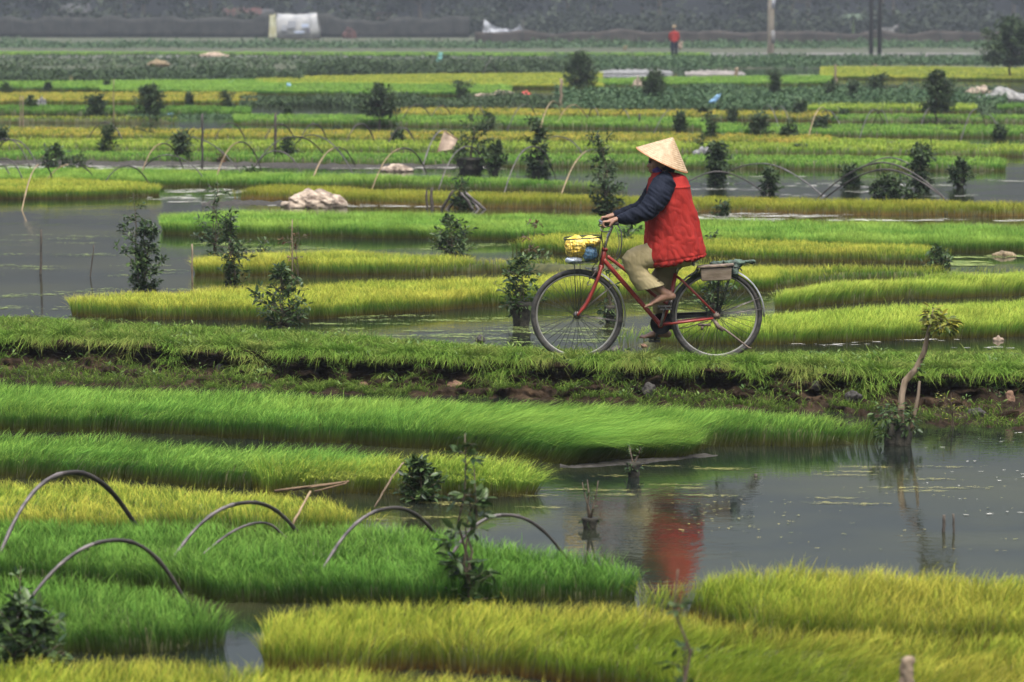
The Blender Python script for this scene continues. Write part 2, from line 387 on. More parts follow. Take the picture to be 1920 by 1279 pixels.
    o=np_mesh('rice_seedlings',V,Lp,To,{'tt':T,'rv':Rv},[M[mat],M['core']],mi)
    tag(o,label,'rice bed',kind='stuff'); return o
M['core']=simple('root mat',(.030,.035,.012),.95,col2=(.07,.07,.025),nscale=14,bump=.5)
E0,E1=-260,2050
near=dict(segs=3)
def cx_of(px,py): return P(px,py,0).x
# -- in front of the path
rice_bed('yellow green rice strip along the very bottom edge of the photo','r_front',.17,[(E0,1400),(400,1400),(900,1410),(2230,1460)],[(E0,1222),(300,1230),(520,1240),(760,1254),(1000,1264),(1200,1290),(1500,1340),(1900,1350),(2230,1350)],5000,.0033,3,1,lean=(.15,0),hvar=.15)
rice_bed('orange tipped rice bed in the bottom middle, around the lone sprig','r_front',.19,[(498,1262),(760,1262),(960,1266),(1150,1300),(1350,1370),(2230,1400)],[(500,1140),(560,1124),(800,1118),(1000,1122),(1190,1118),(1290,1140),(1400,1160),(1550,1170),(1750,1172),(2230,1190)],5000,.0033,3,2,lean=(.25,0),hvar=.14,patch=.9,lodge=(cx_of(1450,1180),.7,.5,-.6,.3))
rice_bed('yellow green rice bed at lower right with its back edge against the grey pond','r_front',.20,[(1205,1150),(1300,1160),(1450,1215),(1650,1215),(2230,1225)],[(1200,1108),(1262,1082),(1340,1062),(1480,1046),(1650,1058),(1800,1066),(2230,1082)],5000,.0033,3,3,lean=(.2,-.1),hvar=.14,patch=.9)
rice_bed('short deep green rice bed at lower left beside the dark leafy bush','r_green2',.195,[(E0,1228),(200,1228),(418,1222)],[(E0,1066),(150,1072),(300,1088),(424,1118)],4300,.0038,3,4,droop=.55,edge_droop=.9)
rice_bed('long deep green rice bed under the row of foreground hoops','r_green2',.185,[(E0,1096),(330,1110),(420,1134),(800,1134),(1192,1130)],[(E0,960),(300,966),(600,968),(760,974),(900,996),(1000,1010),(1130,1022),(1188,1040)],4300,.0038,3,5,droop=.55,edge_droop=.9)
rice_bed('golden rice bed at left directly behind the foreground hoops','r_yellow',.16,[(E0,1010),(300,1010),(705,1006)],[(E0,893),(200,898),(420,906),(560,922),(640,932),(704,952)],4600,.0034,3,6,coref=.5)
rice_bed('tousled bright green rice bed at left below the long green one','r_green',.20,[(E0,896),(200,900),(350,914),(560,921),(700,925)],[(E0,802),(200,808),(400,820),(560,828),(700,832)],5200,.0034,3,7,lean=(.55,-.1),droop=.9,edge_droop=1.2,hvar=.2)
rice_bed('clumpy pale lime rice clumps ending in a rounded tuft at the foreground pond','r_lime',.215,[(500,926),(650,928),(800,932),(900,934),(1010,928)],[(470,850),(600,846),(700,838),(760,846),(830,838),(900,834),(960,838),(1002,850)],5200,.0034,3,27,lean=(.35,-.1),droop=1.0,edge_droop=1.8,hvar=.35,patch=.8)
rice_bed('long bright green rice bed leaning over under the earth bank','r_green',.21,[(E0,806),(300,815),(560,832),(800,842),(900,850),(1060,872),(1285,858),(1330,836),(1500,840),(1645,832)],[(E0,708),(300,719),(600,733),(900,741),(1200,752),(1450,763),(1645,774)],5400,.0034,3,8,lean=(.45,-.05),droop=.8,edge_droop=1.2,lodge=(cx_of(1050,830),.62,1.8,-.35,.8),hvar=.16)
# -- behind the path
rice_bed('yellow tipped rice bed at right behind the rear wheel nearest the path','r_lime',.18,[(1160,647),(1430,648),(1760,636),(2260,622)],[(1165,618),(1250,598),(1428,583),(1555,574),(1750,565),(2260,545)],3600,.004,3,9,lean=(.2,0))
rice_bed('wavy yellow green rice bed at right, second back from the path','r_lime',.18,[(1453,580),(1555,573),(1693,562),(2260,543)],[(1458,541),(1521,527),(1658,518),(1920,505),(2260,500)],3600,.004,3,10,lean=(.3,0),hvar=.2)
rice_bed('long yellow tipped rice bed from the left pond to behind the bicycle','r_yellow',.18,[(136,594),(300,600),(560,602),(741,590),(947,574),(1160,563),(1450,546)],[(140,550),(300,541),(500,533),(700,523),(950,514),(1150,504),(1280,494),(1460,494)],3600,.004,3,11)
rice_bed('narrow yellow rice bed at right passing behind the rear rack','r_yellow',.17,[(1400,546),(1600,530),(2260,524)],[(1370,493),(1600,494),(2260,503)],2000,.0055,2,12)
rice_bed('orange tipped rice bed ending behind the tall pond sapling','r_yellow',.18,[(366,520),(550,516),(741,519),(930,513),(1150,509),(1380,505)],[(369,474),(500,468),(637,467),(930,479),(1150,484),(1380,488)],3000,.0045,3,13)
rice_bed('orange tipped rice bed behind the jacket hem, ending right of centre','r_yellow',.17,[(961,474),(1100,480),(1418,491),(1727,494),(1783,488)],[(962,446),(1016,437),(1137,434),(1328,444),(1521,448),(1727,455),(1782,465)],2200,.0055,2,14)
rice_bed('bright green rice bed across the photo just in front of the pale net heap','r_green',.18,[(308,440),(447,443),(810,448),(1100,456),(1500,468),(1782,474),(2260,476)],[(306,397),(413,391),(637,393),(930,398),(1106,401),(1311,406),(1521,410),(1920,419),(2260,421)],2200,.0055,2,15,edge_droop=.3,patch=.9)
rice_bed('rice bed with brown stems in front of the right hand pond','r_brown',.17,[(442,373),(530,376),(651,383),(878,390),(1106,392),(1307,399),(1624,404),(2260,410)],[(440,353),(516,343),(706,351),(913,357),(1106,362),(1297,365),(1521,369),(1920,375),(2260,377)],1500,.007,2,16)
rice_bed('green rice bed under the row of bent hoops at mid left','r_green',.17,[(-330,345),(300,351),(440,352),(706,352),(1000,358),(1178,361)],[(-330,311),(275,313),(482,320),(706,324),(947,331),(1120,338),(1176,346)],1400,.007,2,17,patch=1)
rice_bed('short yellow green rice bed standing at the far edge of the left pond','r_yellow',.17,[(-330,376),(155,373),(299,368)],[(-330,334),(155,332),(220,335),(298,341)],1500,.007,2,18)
# -- the middle distance, strips seen edge on
def strips(rows):
    for k,(lab,mat,h,x0,x1,yf0,yf1,yb0,yb1,den,wd) in enumerate(rows):
        n=9; xs=np.linspace(x0,x1,n); rr=np.random.default_rng(k+50)
        fr=[(x,yf0+(yf1-yf0)*i/(n-1)+rr.normal(0,.35)) for i,x in enumerate(xs)]
        bk=[(x,yb0+(yb1-yb0)*i/(n-1)+rr.normal(0,.35)) for i,x in enumerate(xs)]
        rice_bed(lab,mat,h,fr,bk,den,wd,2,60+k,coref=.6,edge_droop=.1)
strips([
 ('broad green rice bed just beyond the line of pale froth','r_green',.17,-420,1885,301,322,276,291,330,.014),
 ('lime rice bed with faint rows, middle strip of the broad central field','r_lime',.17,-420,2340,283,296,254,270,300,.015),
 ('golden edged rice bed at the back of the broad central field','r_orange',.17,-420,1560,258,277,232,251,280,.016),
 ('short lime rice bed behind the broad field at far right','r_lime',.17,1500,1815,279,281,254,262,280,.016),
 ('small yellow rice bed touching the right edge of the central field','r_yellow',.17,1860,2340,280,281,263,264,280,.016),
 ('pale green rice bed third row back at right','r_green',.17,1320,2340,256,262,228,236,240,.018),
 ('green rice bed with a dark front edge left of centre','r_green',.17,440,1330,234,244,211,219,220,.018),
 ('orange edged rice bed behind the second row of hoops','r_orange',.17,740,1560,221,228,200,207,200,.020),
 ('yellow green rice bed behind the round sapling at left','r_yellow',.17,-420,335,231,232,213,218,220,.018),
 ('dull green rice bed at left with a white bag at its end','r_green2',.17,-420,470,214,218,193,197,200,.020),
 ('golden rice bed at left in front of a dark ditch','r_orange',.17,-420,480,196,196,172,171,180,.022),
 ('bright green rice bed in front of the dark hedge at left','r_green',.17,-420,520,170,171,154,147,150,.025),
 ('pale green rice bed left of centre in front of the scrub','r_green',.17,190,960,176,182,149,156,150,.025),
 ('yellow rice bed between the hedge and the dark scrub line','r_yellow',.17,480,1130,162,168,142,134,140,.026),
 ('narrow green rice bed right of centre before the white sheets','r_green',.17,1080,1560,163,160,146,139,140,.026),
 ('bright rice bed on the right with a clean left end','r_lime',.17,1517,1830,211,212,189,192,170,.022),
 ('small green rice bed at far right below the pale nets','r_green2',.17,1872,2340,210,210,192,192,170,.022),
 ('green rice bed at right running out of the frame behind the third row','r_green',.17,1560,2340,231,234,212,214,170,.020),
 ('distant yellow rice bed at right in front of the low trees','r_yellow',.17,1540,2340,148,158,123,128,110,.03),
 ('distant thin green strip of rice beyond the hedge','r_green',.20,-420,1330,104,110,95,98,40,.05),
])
# ------------------------------------------------------------ earth bank with the path on it
def lerp_pl(pl,px): a=np.array(pl,float); return float(np.interp(px,a[:,0],a[:,1]))
LIP=[(-200,628),(0,634),(300,646),(640,668),(960,675),(1280,686),(1600,696),(1920,702),(2120,706)]
BASE=[(-200,712),(0,716),(600,736),(1200,757),(1650,782),(1750,800),(1920,808),(2120,812)]
BACK=[(-200,586),(0,589),(140,601),(560,617),(700,628),(1000,653),(1165,661),(1430,661),(1760,658),(2120,660)]   # the top edge, at z = .2
def bank():
    nx=600; prof=34; v=[];f=[]
    for i in range(nx):
        px=-200+2320*i/(nx-1)
        pb=P(px,lerp_pl(BACK,px),.2); pl=P(px,lerp_pl(LIP,px),.24); pf=P(px,lerp_pl(BASE,px),0)
        x=pl.x
        dy=pb.y-pl.y; pts=[(pb.y+.40,-.12),(pb.y+.22,-.01),(pb.y+.10,.10),(pb.y,.165),(pl.y+dy*.8,.185),(pl.y+dy*.62,.205),(pl.y+dy*.48,.215),(pl.y+min(.35,dy*.3),.205),(pl.y+.12,.235),(pl.y+.0,.235),(pl.y-.05,.20),(pl.y+.04,.165),(pl.y+.01,.12),(pl.y-.04,.085),(pl.y*.55+pf.y*.45,.045),(pf.y,0),(pf.y-.25,-.1)]
        a=np.array(pts); q=np.concatenate([np.linspace(0,8,prof*2-46),np.linspace(8.15,16,46)]); ys=np.interp(q,range(len(a)),a[:,0]); zs=np.interp(q,range(len(a)),a[:,1])
        for j in range(prof*2):
            face=min(1,max(0,(q[j]-8)/2))
            n=mnoise.fractal(Vector((x*2.2,ys[j]*2.2,zs[j]*6)),.9,2.2,5); n2=mnoise.fractal(Vector((x*7,ys[j]*5,zs[j]*14+3)),.8,2.1,4)
            nn=mnoise.noise(Vector((x*1.3,5,0)))
            v.append((x, ys[j]-face*(n*.15+n2*.13+nn*.06)*(1 if q[j]<14.5 else .5), zs[j]+(n*.012+n2*.006)*(1 if zs[j]>.02 else .5)+face*n2*.035))
    m=prof*2
    for i in range(nx-1):
        for j in range(m-1): f.append((i*m+j,(i+1)*m+j,(i+1)*m+j+1,i*m+j+1))
    o=MB().add(v,f).build('earth_bank',M['bank']); tag(o,'low crumbling brown earth bank carrying the cycle path','path',kind='structure'); return o
def bank_mat():
    m,t=nodes('bank earth'); o=N(t,'ShaderNodeOutputMaterial'); b=N(t,'ShaderNodeBsdfPrincipled',Roughness=.9); b.inputs['Specular IOR Level'].default_value=.08
    tc=N(t,'ShaderNodeTexCoord'); n=N(t,'ShaderNodeTexNoise',Scale=5,Detail=8,Roughness=.65); r=N(t,'ShaderNodeValToRGB')
    e=r.color_ramp.elements; e[0].position=.32; e[0].color=(.013,.008,.004,1); e[1].position=.72; e[1].color=(.065,.042,.024,1); q=e.new(.52); q.color=(.024,.0155,.009,1)
    n2=N(t,'ShaderNodeTexNoise',Scale=34,Detail=6,Roughness=.7); bp=N(t,'ShaderNodeBump',Strength=1,Distance=.02)
    for a in (n,n2): t.links.new(tc.outputs['Object'],a.inputs['Vector'])
    t.links.new(n.outputs['Fac'],r.inputs[0]); t.links.new(r.outputs[0],b.inputs[0]); t.links.new(n2.outputs['Fac'],bp.inputs['Height']); t.links.new(bp.outputs[0],b.inputs['Normal'])
    t.links.new(b.outputs[0],o.inputs[0]); return m
M['bank']=bank_mat()
BANK=bank()
from mathutils.bvhtree import BVHTree
_bv=BVHTree.FromPolygons([v.co[:] for v in BANK.data.vertices],[p.vertices[:] for p in BANK.data.polygons])
def bank_grass():
    r=np.random.default_rng(77); roots=[];Hs=[];Ln=[];Dr=[];Wd=[];Rv=[]
    x0,x1=-4.4,4.6; cand=[]
    # path top
    n=125000; px=r.uniform(-190,2110,n)
    lip=np.array([P(a,lerp_pl(LIP,a),.24)[:2] for a in np.linspace(-200,2120,200)]); bk=np.array([P(a,lerp_pl(BACK,a),.2)[:2] for a in np.linspace(-200,2120,200)])+np.array([0,.25])
    g=np.linspace(-200,2120,200)
    ly=np.interp(px,g,lip[:,1]); lx=np.interp(px,g,lip[:,0]); by=np.interp(px,g,bk[:,1]); bx=np.interp(px,g,bk[:,0])
    v=np.concatenate([r.random(n*55//100), np.abs(r.normal(0,.10,n-n*55//100))-.015]); v=np.minimum(v,1)
    X=lx+(bx-lx)*v; Y=ly+(by-ly)*v
    for i in range(n):
        h=_bv.ray_cast(Vector((X[i],Y[i],1)),Vector((0,0,-1)))
        if h[0] is None or h[0].z<.012: continue
        d=Y[i]-ly[i]
        dens=snoise(X[i:i+1],Y[i:i+1],.8,5)[0]*.35+snoise(X[i:i+1],Y[i:i+1],.25,6)[0]*.35
        # a trodden line along the wheels
        tr=math.exp(-((d-.42)/.16)**2)
        if dens<-.36+.34*tr and d>.1: continue
        hh=r.uniform(.03,.085)*(.55 if v[i]>.7 else 1)*(1-.55*tr)*(1.45 if d<.34 else 1)*(1+.35*snoise(X[i:i+1],Y[i:i+1],.35,16)[0])*(1.5 if r.random()<.06 else 1)*(1+.4*dens)
        roots.append((h[0].x,h[0].y,h[0].z-.004)); Hs.append(hh)
        out_=.9 if d<.07 else .15
        Ln.append((r.normal(.01,.75)*hh,(r.normal(0,.6)-out_)*hh)); Dr.append(r.uniform(.3,1) if d>.06 else r.uniform(1.2,3.2)); Wd.append(r.uniform(.003,.0065)); Rv.append(min(1,max(0,.3+.45*snoise(X[i:i+1],Y[i:i+1],.5,9)[0]+r.normal(0,.25))))
    # weeds on the face and toe
    n=26000
    pf=np.array([P(a,lerp_pl(BASE,a),.0)[:2] for a in g])
    px=r.uniform(-190,2110,n); ly=np.interp(px,g,lip[:,1]); lx=np.interp(px,g,lip[:,0]); fy=np.interp(px,g,pf[:,1])
    for i in range(n):
        t=r.beta(2.2,1.2); y=ly[i]+.03+(fy[i]-ly[i]-.06)*t
        xx=np.array([lx[i]]); yy=np.array([y*3])
        dens=snoise(xx,yy,.55,15)[0]+(.2 if px[i]<760 else 0)+(.15 if t>.75 else 0)
        if dens<(.06 if px[i]<760 else .34): continue
        h=_bv.ray_cast(Vector((lx[i],y,1)),Vector((0,0,-1)))
        if h[0] is None: continue
        hh=r.uniform(.03,.10)
        roots.append((h[0].x,h[0].y,h[0].z-.005)); Hs.append(hh); Ln.append((r.normal(0,.6)*hh,r.normal(-.4,.5)*hh)); Dr.append(r.uniform(.2,1.2)); Wd.append(r.uniform(.003,.007)); Rv.append(r.uniform(0,.7))
    g_=blade_geo(np.array(roots),np.array(Hs),np.array(Ln),np.array(Dr),np.array(Wd),3,np.array(Rv))
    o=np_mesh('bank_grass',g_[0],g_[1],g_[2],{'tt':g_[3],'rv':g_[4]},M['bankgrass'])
    tag(o,'short trodden grass covering and overhanging the earth bank','grass',kind='stuff')
bank_grass()
def bank_weeds():
    r=np.random.default_rng(5); V=[];Lp=[];Rv=[];b=0; pos=[];dr=[];sz=[]
    for k in range(330):
        px=r.uniform(-150,2080); t=r.random(); py=lerp_pl(BACK,px)*(1-t)+(lerp_pl(LIP,px)+14)*t if r.random()<.6 else lerp_pl(LIP,px)+r.uniform(20,75)
        d=ray(px,py); h=_bv.ray_cast(Vector((0,0,HCAM)),d.normalized())
        if h[0] is None or h[0].z<.02: continue
        for q in range(int(r.uniform(5,16))):
            a=r.uniform(0,6.28); pos.append(h[0]+Vector((math.cos(a)*.02,math.sin(a)*.02,r.uniform(.0,.05)))); dr.append((math.cos(a),math.sin(a),r.uniform(.1,1.2))); sz.append(r.uniform(.018,.05))
    V=[];r2=np.random.default_rng(8); n=len(pos); pos=np.array(pos); d=np.array(dr); d/=np.linalg.norm(d,axis=1)[:,None]; sz=np.array(sz)[:,None]
    side=np.cross(d,np.array([0,0,1.0])); side/=np.linalg.norm(side,axis=1)[:,None]+1e-9
    V=np.stack([pos,pos+d*sz*.5+side*sz*.22,pos+d*sz,pos+d*sz*.5-side*sz*.22],1).reshape(-1,3)
    o=np_mesh('weeds',V,(np.arange(n*4)),np.full(n,4),{'rv':np.repeat(r2.random(n),4)},M['weed'],smooth=False); tag(o,'small broad leaved weeds dotted over the path and the bank face','weeds',kind='stuff')
M['weed']=leaf_mat('weed leaf',(.03,.075,.015),(.14,.20,.05),gloss=.6)
bank_weeds()
# mud toe at the lower right pond, mud slip under the leaning seedlings
def mud(label,pl,wid,h=.03,mat='mud'):
    v=[];f=[];m=9
    a=np.array(pl,float); n=60
    for i in range(n):
        t=i/(n-1); px=np.interp(t,np.linspace(0,1,len(a)),a[:,0]); py=np.interp(t,np.linspace(0,1,len(a)),a[:,1]); c=P(px,py,0)
        ww=wid*math.sin(math.pi*min(1,max(0,.03+t*.94)))**.5
        for j in range(m):
            s=j/(m-1)*2-1; z=h*(1-s*s)-.012
            nz=mnoise.fractal(Vector((c.x*6,(c.y+s*ww)*6,1)),.8,2.1,4)
            v.append((c.x,c.y+s*ww+nz*.09,z*(1+nz*1.2)-.002))
    for i in range(n-1):
        for j in range(m-1): f.append((i*m+j,(i+1)*m+j,(i+1)*m+j+1,i*m+j+1))
    o=MB().add(v,f).build('mud_slip',M[mat]); tag(o,label,'mud',kind='structure')
M['silt']=simple('grey silt',(.022,.02,.017),.85,spec=.08,col2=(.065,.06,.053),nscale=26,bump=.8,bscale=70)
mud('grey silt spit under the leaning green seedlings',[(1050,876),(1150,870),(1240,861),(1345,853)],.22,.02,'silt')
mud('grey silt bank beside the pale net heap',[(380,383),(480,381),(560,384)],.5,.04,'silt')
mud('pale froth and silt line along the far left channel',[(-60,304),(200,308),(420,308),(640,314),(980,312)],.6,.05,'silt')
# ------------------------------------------------------------ floating matter
def floaters(label,regions,mat,seed,name='floating_straw'):
    r=np.random.default_rng(seed); V=[];Lp=[];To=[];Rv=[];b=0
    for (x0,x1,y0,y1,n,ln,wd,streak) in regions:
        cl=[(r.uniform(x0,x1),r.uniform(y0,y1)) for _ in range(max(1,n//streak))]
        for k in range(n):
            cx_,cy_=cl[k%len(cl)]; px=cx_+r.normal(0,26 if y0>420 else ln*128); py=cy_+r.normal(0,.9)
            if not(x0-20<px<x1+20 and y0<=py<=y1): continue
            c=P(px,py,0.0); l=ln*r.uniform(.2,1); w_=wd*r.uniform(.3,1.2); a=r.normal(0,.12); nn=6; l*=.8; w_*=.45
            z=.003+r.uniform(0,.004)
            for q in range(nn):
                th=2*math.pi*q/nn+.3; rad=r.uniform(.6,1.1); X=math.cos(th)*l*rad; Y=math.sin(th)*w_*rad
                V.append((c.x+X*math.cos(a)-Y*math.sin(a),c.y+X*math.sin(a)+Y*math.cos(a),z))
                Rv.append(r.random() if q==0 else Rv[-1])
            Lp+=list(range(b,b+nn)); To.append(nn); b+=nn
    o=np_mesh(name,np.array(V),np.array(Lp),np.array(To),{'tt':np.array(Rv)*0,'rv':np.array(Rv)},M[mat],smooth=False)
    tag(o,label,'floating debris',kind='stuff')
M['straw']=leaf_mat('floating straw',(.14,.17,.04),(.46,.40,.14),gloss=.7,transl=0)
M['algae']=leaf_mat('floating algae',(.07,.12,.025),(.28,.33,.10),gloss=.7,transl=0)
M['froth']=leaf_mat('pale froth',(.30,.29,.24),(.58,.57,.52),gloss=.7,transl=0)
floaters('yellow straw and algae streaks on the left pond',[(-60,355,440,583,1300,.055,.022,40),(365,960,455,470,600,.08,.03,40),(1790,1930,474,500,120,.2,.08,20)],'algae',1)
floaters('algae streaks on the channel beside the front wheel',[(600,1160,590,652,2600,.045,.018,55),(1425,1470,545,600,160,.05,.02,20),(1150,1440,560,600,400,.05,.02,30)],'algae',2)
floaters('straw floating on the foreground pond',[(850,1900,868,950,900,.045,.007,34),(700,1040,905,985,350,.05,.007,26),(1200,1400,930,1000,50,.02,.016,3),(1300,1900,880,1040,90,.02,.012,2)],'straw',3)
floaters('pale scraps on the pond near the leaning stump',[(1700,1925,800,975,34,.03,.02,2),(1480,1900,630,655,60,.09,.03,8)],'froth',4)
floaters('pale froth lines in the channels beyond the path',[(-40,1000,303,318,500,.35,.12,14),(380,1180,382,389,300,.25,.08,14),(1290,1930,392,416,420,.3,.06,16),(1280,1930,330,372,90,.3,.1,5),(300,480,355,382,80,.3,.1,8)],'froth',5)
# ------------------------------------------------------------ saplings and shrubs
def leaves_mesh(name,pos,dirs,size,mats,parent,seed=0,asp=.42,red=0.0):
    r=np.random.default_rng(seed); n=len(pos); pos=np.array(pos); d=np.array(dirs); d/=np.linalg.norm(d,axis=1)[:,None]+1e-9
    up=r.normal(0,.45,(n,3)); up[:,2]+=1; side=np.cross(d,up); side/=np.linalg.norm(side,axis=1)[:,None]+1e-9
    nr=np.cross(side,d); s=(np.array(size)*r.uniform(.65,1.25,n))[:,None]
    mid=pos+d*s*.5-nr*s*.07; tip=pos+d*s-nr*s*.12*r.uniform(0,2,(n,1))
    L=pos+d*s*.42+side*s*asp*.5; Rr=pos+d*s*.42-side*s*asp*.5; L2=pos+d*s*.75+side*s*asp*.36; R2=pos+d*s*.75-side*s*asp*.36
    V=np.stack([pos,L,L2,tip,R2,Rr,mid],1).reshape(-1,3)
    pat=np.array([0,6,1, 1,6,2, 2,6,3, 3,6,4, 4,6,5, 5,6,0]); loops=(np.arange(n)[:,None]*7+pat[None]).ravel()
    rv=np.repeat(np.clip(r.random(n),0,1),7)
    return np_mesh(name,V,loops,np.full(n*6,3),{'rv':rv},mats,parent=parent,smooth=False)
def shrub(name,loc,H,Wd,style,label,seed,group=None,leaf=.055,mat='leaf',dens=1.0,base=None,cat='shrub'):
    r=random.Random(seed); root=empty(name,loc); tag(root,label,cat,group)
    mb=MB(); pos=[];dr=[];sz=[]; rad=Wd/2
    def branch(p0,p1,r0,n=5,sag=0):
        pts=[]
        for i in range(n):
            t=i/(n-1); p=p0.lerp(p1,t); p=p+Vector((r.gauss(0,.06),r.gauss(0,.06),0))*(p1-p0).length*.5*math.sin(math.pi*t)
            p.z-=sag*t*t; pts.append(p)
        mb.tube(pts,[max(.0015,r0*(1-.75*i/(n-1))) for i in range(n)],5); return pts
    def leafat(p,o,s=1.0):
        pos.append(p); dd=Vector((o.x+r.gauss(0,.5),o.y+r.gauss(0,.5),o.z+r.gauss(-.15,.35))); dr.append(dd.normalized() if dd.length>.01 else Vector((1,0,0))); sz.append(leaf*s*r.uniform(.7,1.2))
    def clothe(pts,n,t0=.25,s=1.0):
        for _ in range(n):
            t=t0+(1-t0)*r.random()**.8; k=t*(len(pts)-1); i=min(int(k),len(pts)-2); p=pts[i].lerp(pts[i+1],k-i)
            ax=(pts[i+1]-pts[i]).normalized(); o=Vector((r.gauss(0,1),r.gauss(0,1),r.gauss(.1,.5))).normalized(); o=(o+ax*.5).normalized()
            leafat(p+o*r.uniform(0,leaf*.35),o,s)
    z0=0
    if style in('pot','pottall','stump'):
        ph=H*(.34 if style=='pot' else .26 if style=='pottall' else (.5 if Wd<.16 and H<.21 else .2)); z0=ph*.85; pr=max(.03,rad*(.40 if style!='stump' else .5))
        cl=MB(); ring=[]
        for i in range(9):
            t=i/8; rr=pr*(.72+.5*t); 
            ring.append([Vector((math.cos(a)*rr*(1+.35*mnoise.noise(Vector((math.cos(a)*2,math.sin(a)*2+seed,t*4)))),math.sin(a)*rr*(1+.3*mnoise.noise(Vector((a,t*4,seed)))),-.03+(ph+.03)*t)) for a in [2*math.pi*k/14 for k in range(14)]])
        cl.rings(ring); cl.build('root_clump',M['clump'],root)
        for k in range(int(26*dens)):       # leaves and rootlets stuck to the clump
            a=r.uniform(0,6.28); z=r.uniform(ph*.35,ph*1.05); leafat(Vector((math.cos(a)*pr*1.1,math.sin(a)*pr*1.1,z)),Vector((math.cos(a),math.sin(a),-.5)),.8)
    if style in('bushy','pot','ball'):
        nb=int((46 if style=='bushy' else 34)*dens)
        tr=branch(Vector((0,0,-.03)),Vector((r.gauss(0,.02),r.gauss(0,.02),H*.85)),.010 if H<.8 else .018)
        tips=[]
        for k in range(nb):
            f=(k+.5)/nb; f=f**.9; zz=z0+(H-z0)*f; prof=math.sin(math.pi*min(1,(f*.80+.17)))**.7*(1-.15*f); a=r.uniform(0,6.28)
            rr=rad*prof*r.uniform(.5,1.3)
            st=Vector((0,0,max(z0*.8,zz-rr*.6)))
            pts=branch(st,Vector((math.cos(a)*rr,math.sin(a)*rr,zz)),.004,4); clothe(pts,int(9*dens)+3,.25)
    elif style in('tall','pottall'):
        ns=3 if style=='tall' else 2
        for s_ in range(ns):
            a=r.uniform(0,6.28); lean=rad*.45*r.random()
            top=Vector((math.cos(a)*lean,math.sin(a)*lean,H*(1 if s_==0 else r.uniform(.62,.9))))
            tr=branch(Vector((r.gauss(0,.012),r.gauss(0,.012),-.04)),top,.009 if H<1 else .014,7)
            nb=int(13*dens)
            for k in range(nb):
                f=r.random(); f=f**1.15; k2=f*(len(tr)-1)*.95; i=min(int(k2),len(tr)-2); p=tr[i].lerp(tr[i+1],k2-i)
                prof=(1.0-.55*f)*(1 if f>.12 else .6)
                if .42<f<.55 and r.random()<.6: continue
                a=r.uniform(0,6.28); l=rad*prof*r.uniform(.4,1.1)
                pts=branch(p,p+Vector((math.cos(a)*l,math.sin(a)*l,l*r.uniform(.1,.9))),.0035,4); clothe(pts,int(13*dens),.35,.9 if f>.6 else 1.05)
            clothe(tr,int(16*dens),.7,.7)
    elif style=='column':
        for s_ in range(3):
            tr=branch(Vector((r.gauss(0,.02),r.gauss(0,.02),-.04)),Vector((r.gauss(0,rad*.3),r.gauss(0,rad*.3),H*r.uniform(.8,1))),.010,6)
            for k in range(int(28*dens)):
                f=r.random(); k2=f*(len(tr)-1)*.98; i=min(int(k2),len(tr)-2); p=tr[i].lerp(tr[i+1],k2-i); a=r.uniform(0,6.28); l=rad*r.uniform(.2,1.3)*(1-.25*f)*(1+.35*math.sin(f*9+seed))
                pts=branch(p,p+Vector((math.cos(a)*l,math.sin(a)*l,l*r.uniform(-.1,.5))),.003,3); clothe(pts,int(9*dens),.2)
    elif style=='sprig':
        for s_ in range(2 if Wd>.12 else 1):
            top=Vector((r.gauss(0,rad*.4),r.gauss(0,rad*.2),H*(1 if s_==0 else .7)))
            tr=branch(Vector((r.gauss(0,.01),0,-.04)),top,(.0055 if H<.7 else .011),7)
            for k in range(int(7*dens)):
                f=r.choice([.45,.55,.8,.85,.9,.95,1]); k2=f*(len(tr)-1)*.98; i=min(int(k2),len(tr)-2); p=tr[i]; a=r.uniform(0,6.28); l=rad*r.uniform(.5,1)
                pts=branch(p,p+Vector((math.cos(a)*l,math.sin(a)*l*.6,l*r.uniform(.0,.7))),.0022,3); clothe(pts,int(6*dens),.4,.85)
    elif style=='stump':
        for s_ in range(3):
            a=r.uniform(0,6.28); pts=branch(Vector((0,0,z0*.6)),Vector((math.cos(a)*rad*.6,math.sin(a)*rad*.6,H*r.uniform(.75,1))),.008,4); clothe(pts,int(9*dens),.3,.7)
    elif style=='tree':
        th=H*.32; tr=branch(Vector((0,0,-.05)),Vector((r.gauss(0,.03),0,th)),max(.02,H*.028),5)
        for k in range(int(60*dens)):
            f=r.random(); a=r.uniform(0,6.28); zz=H*.25+H*.75*f; prof=math.sin(math.pi*min(1,f*.78+.2))**.6; rr=rad*prof*math.sqrt(r.random())*1.05
            e=Vector((math.cos(a)*rr,math.sin(a)*rr,zz)); pts=branch(tr[-1].lerp(Vector((0,0,zz*.8)),.5),e,.006,4); clothe(pts,int(13*dens),.45)
    mb.build('stem',M['stem'],root)
    if pos:
        fo=leaves_mesh('foliage',pos,dr,sz,[M[mat]],root,seed)
    return root
def SH(bx,by,ty,wpx,style,label,seed=None,leaf=None,mat='leaf',dens=1.0,z=0.0,name=None,cat='shrub',group='dark saplings standing in the rice ponds'):
    s=scl(by,z); H=(by-ty)/s; Wd=wpx/s; p=P(bx,by,z)
    if leaf is None: leaf=max(.05,min(.09,11/s))
    if mat=='leaf' and s<150: mat='leaf_far'
    nm=name or ('sapling' if style in('tall','sprig','pottall','column') else 'shrub')
    return shrub(nm,p,H,Wd,style,label,seed or int(bx*7+by),group,leaf,mat,dens,cat=cat)
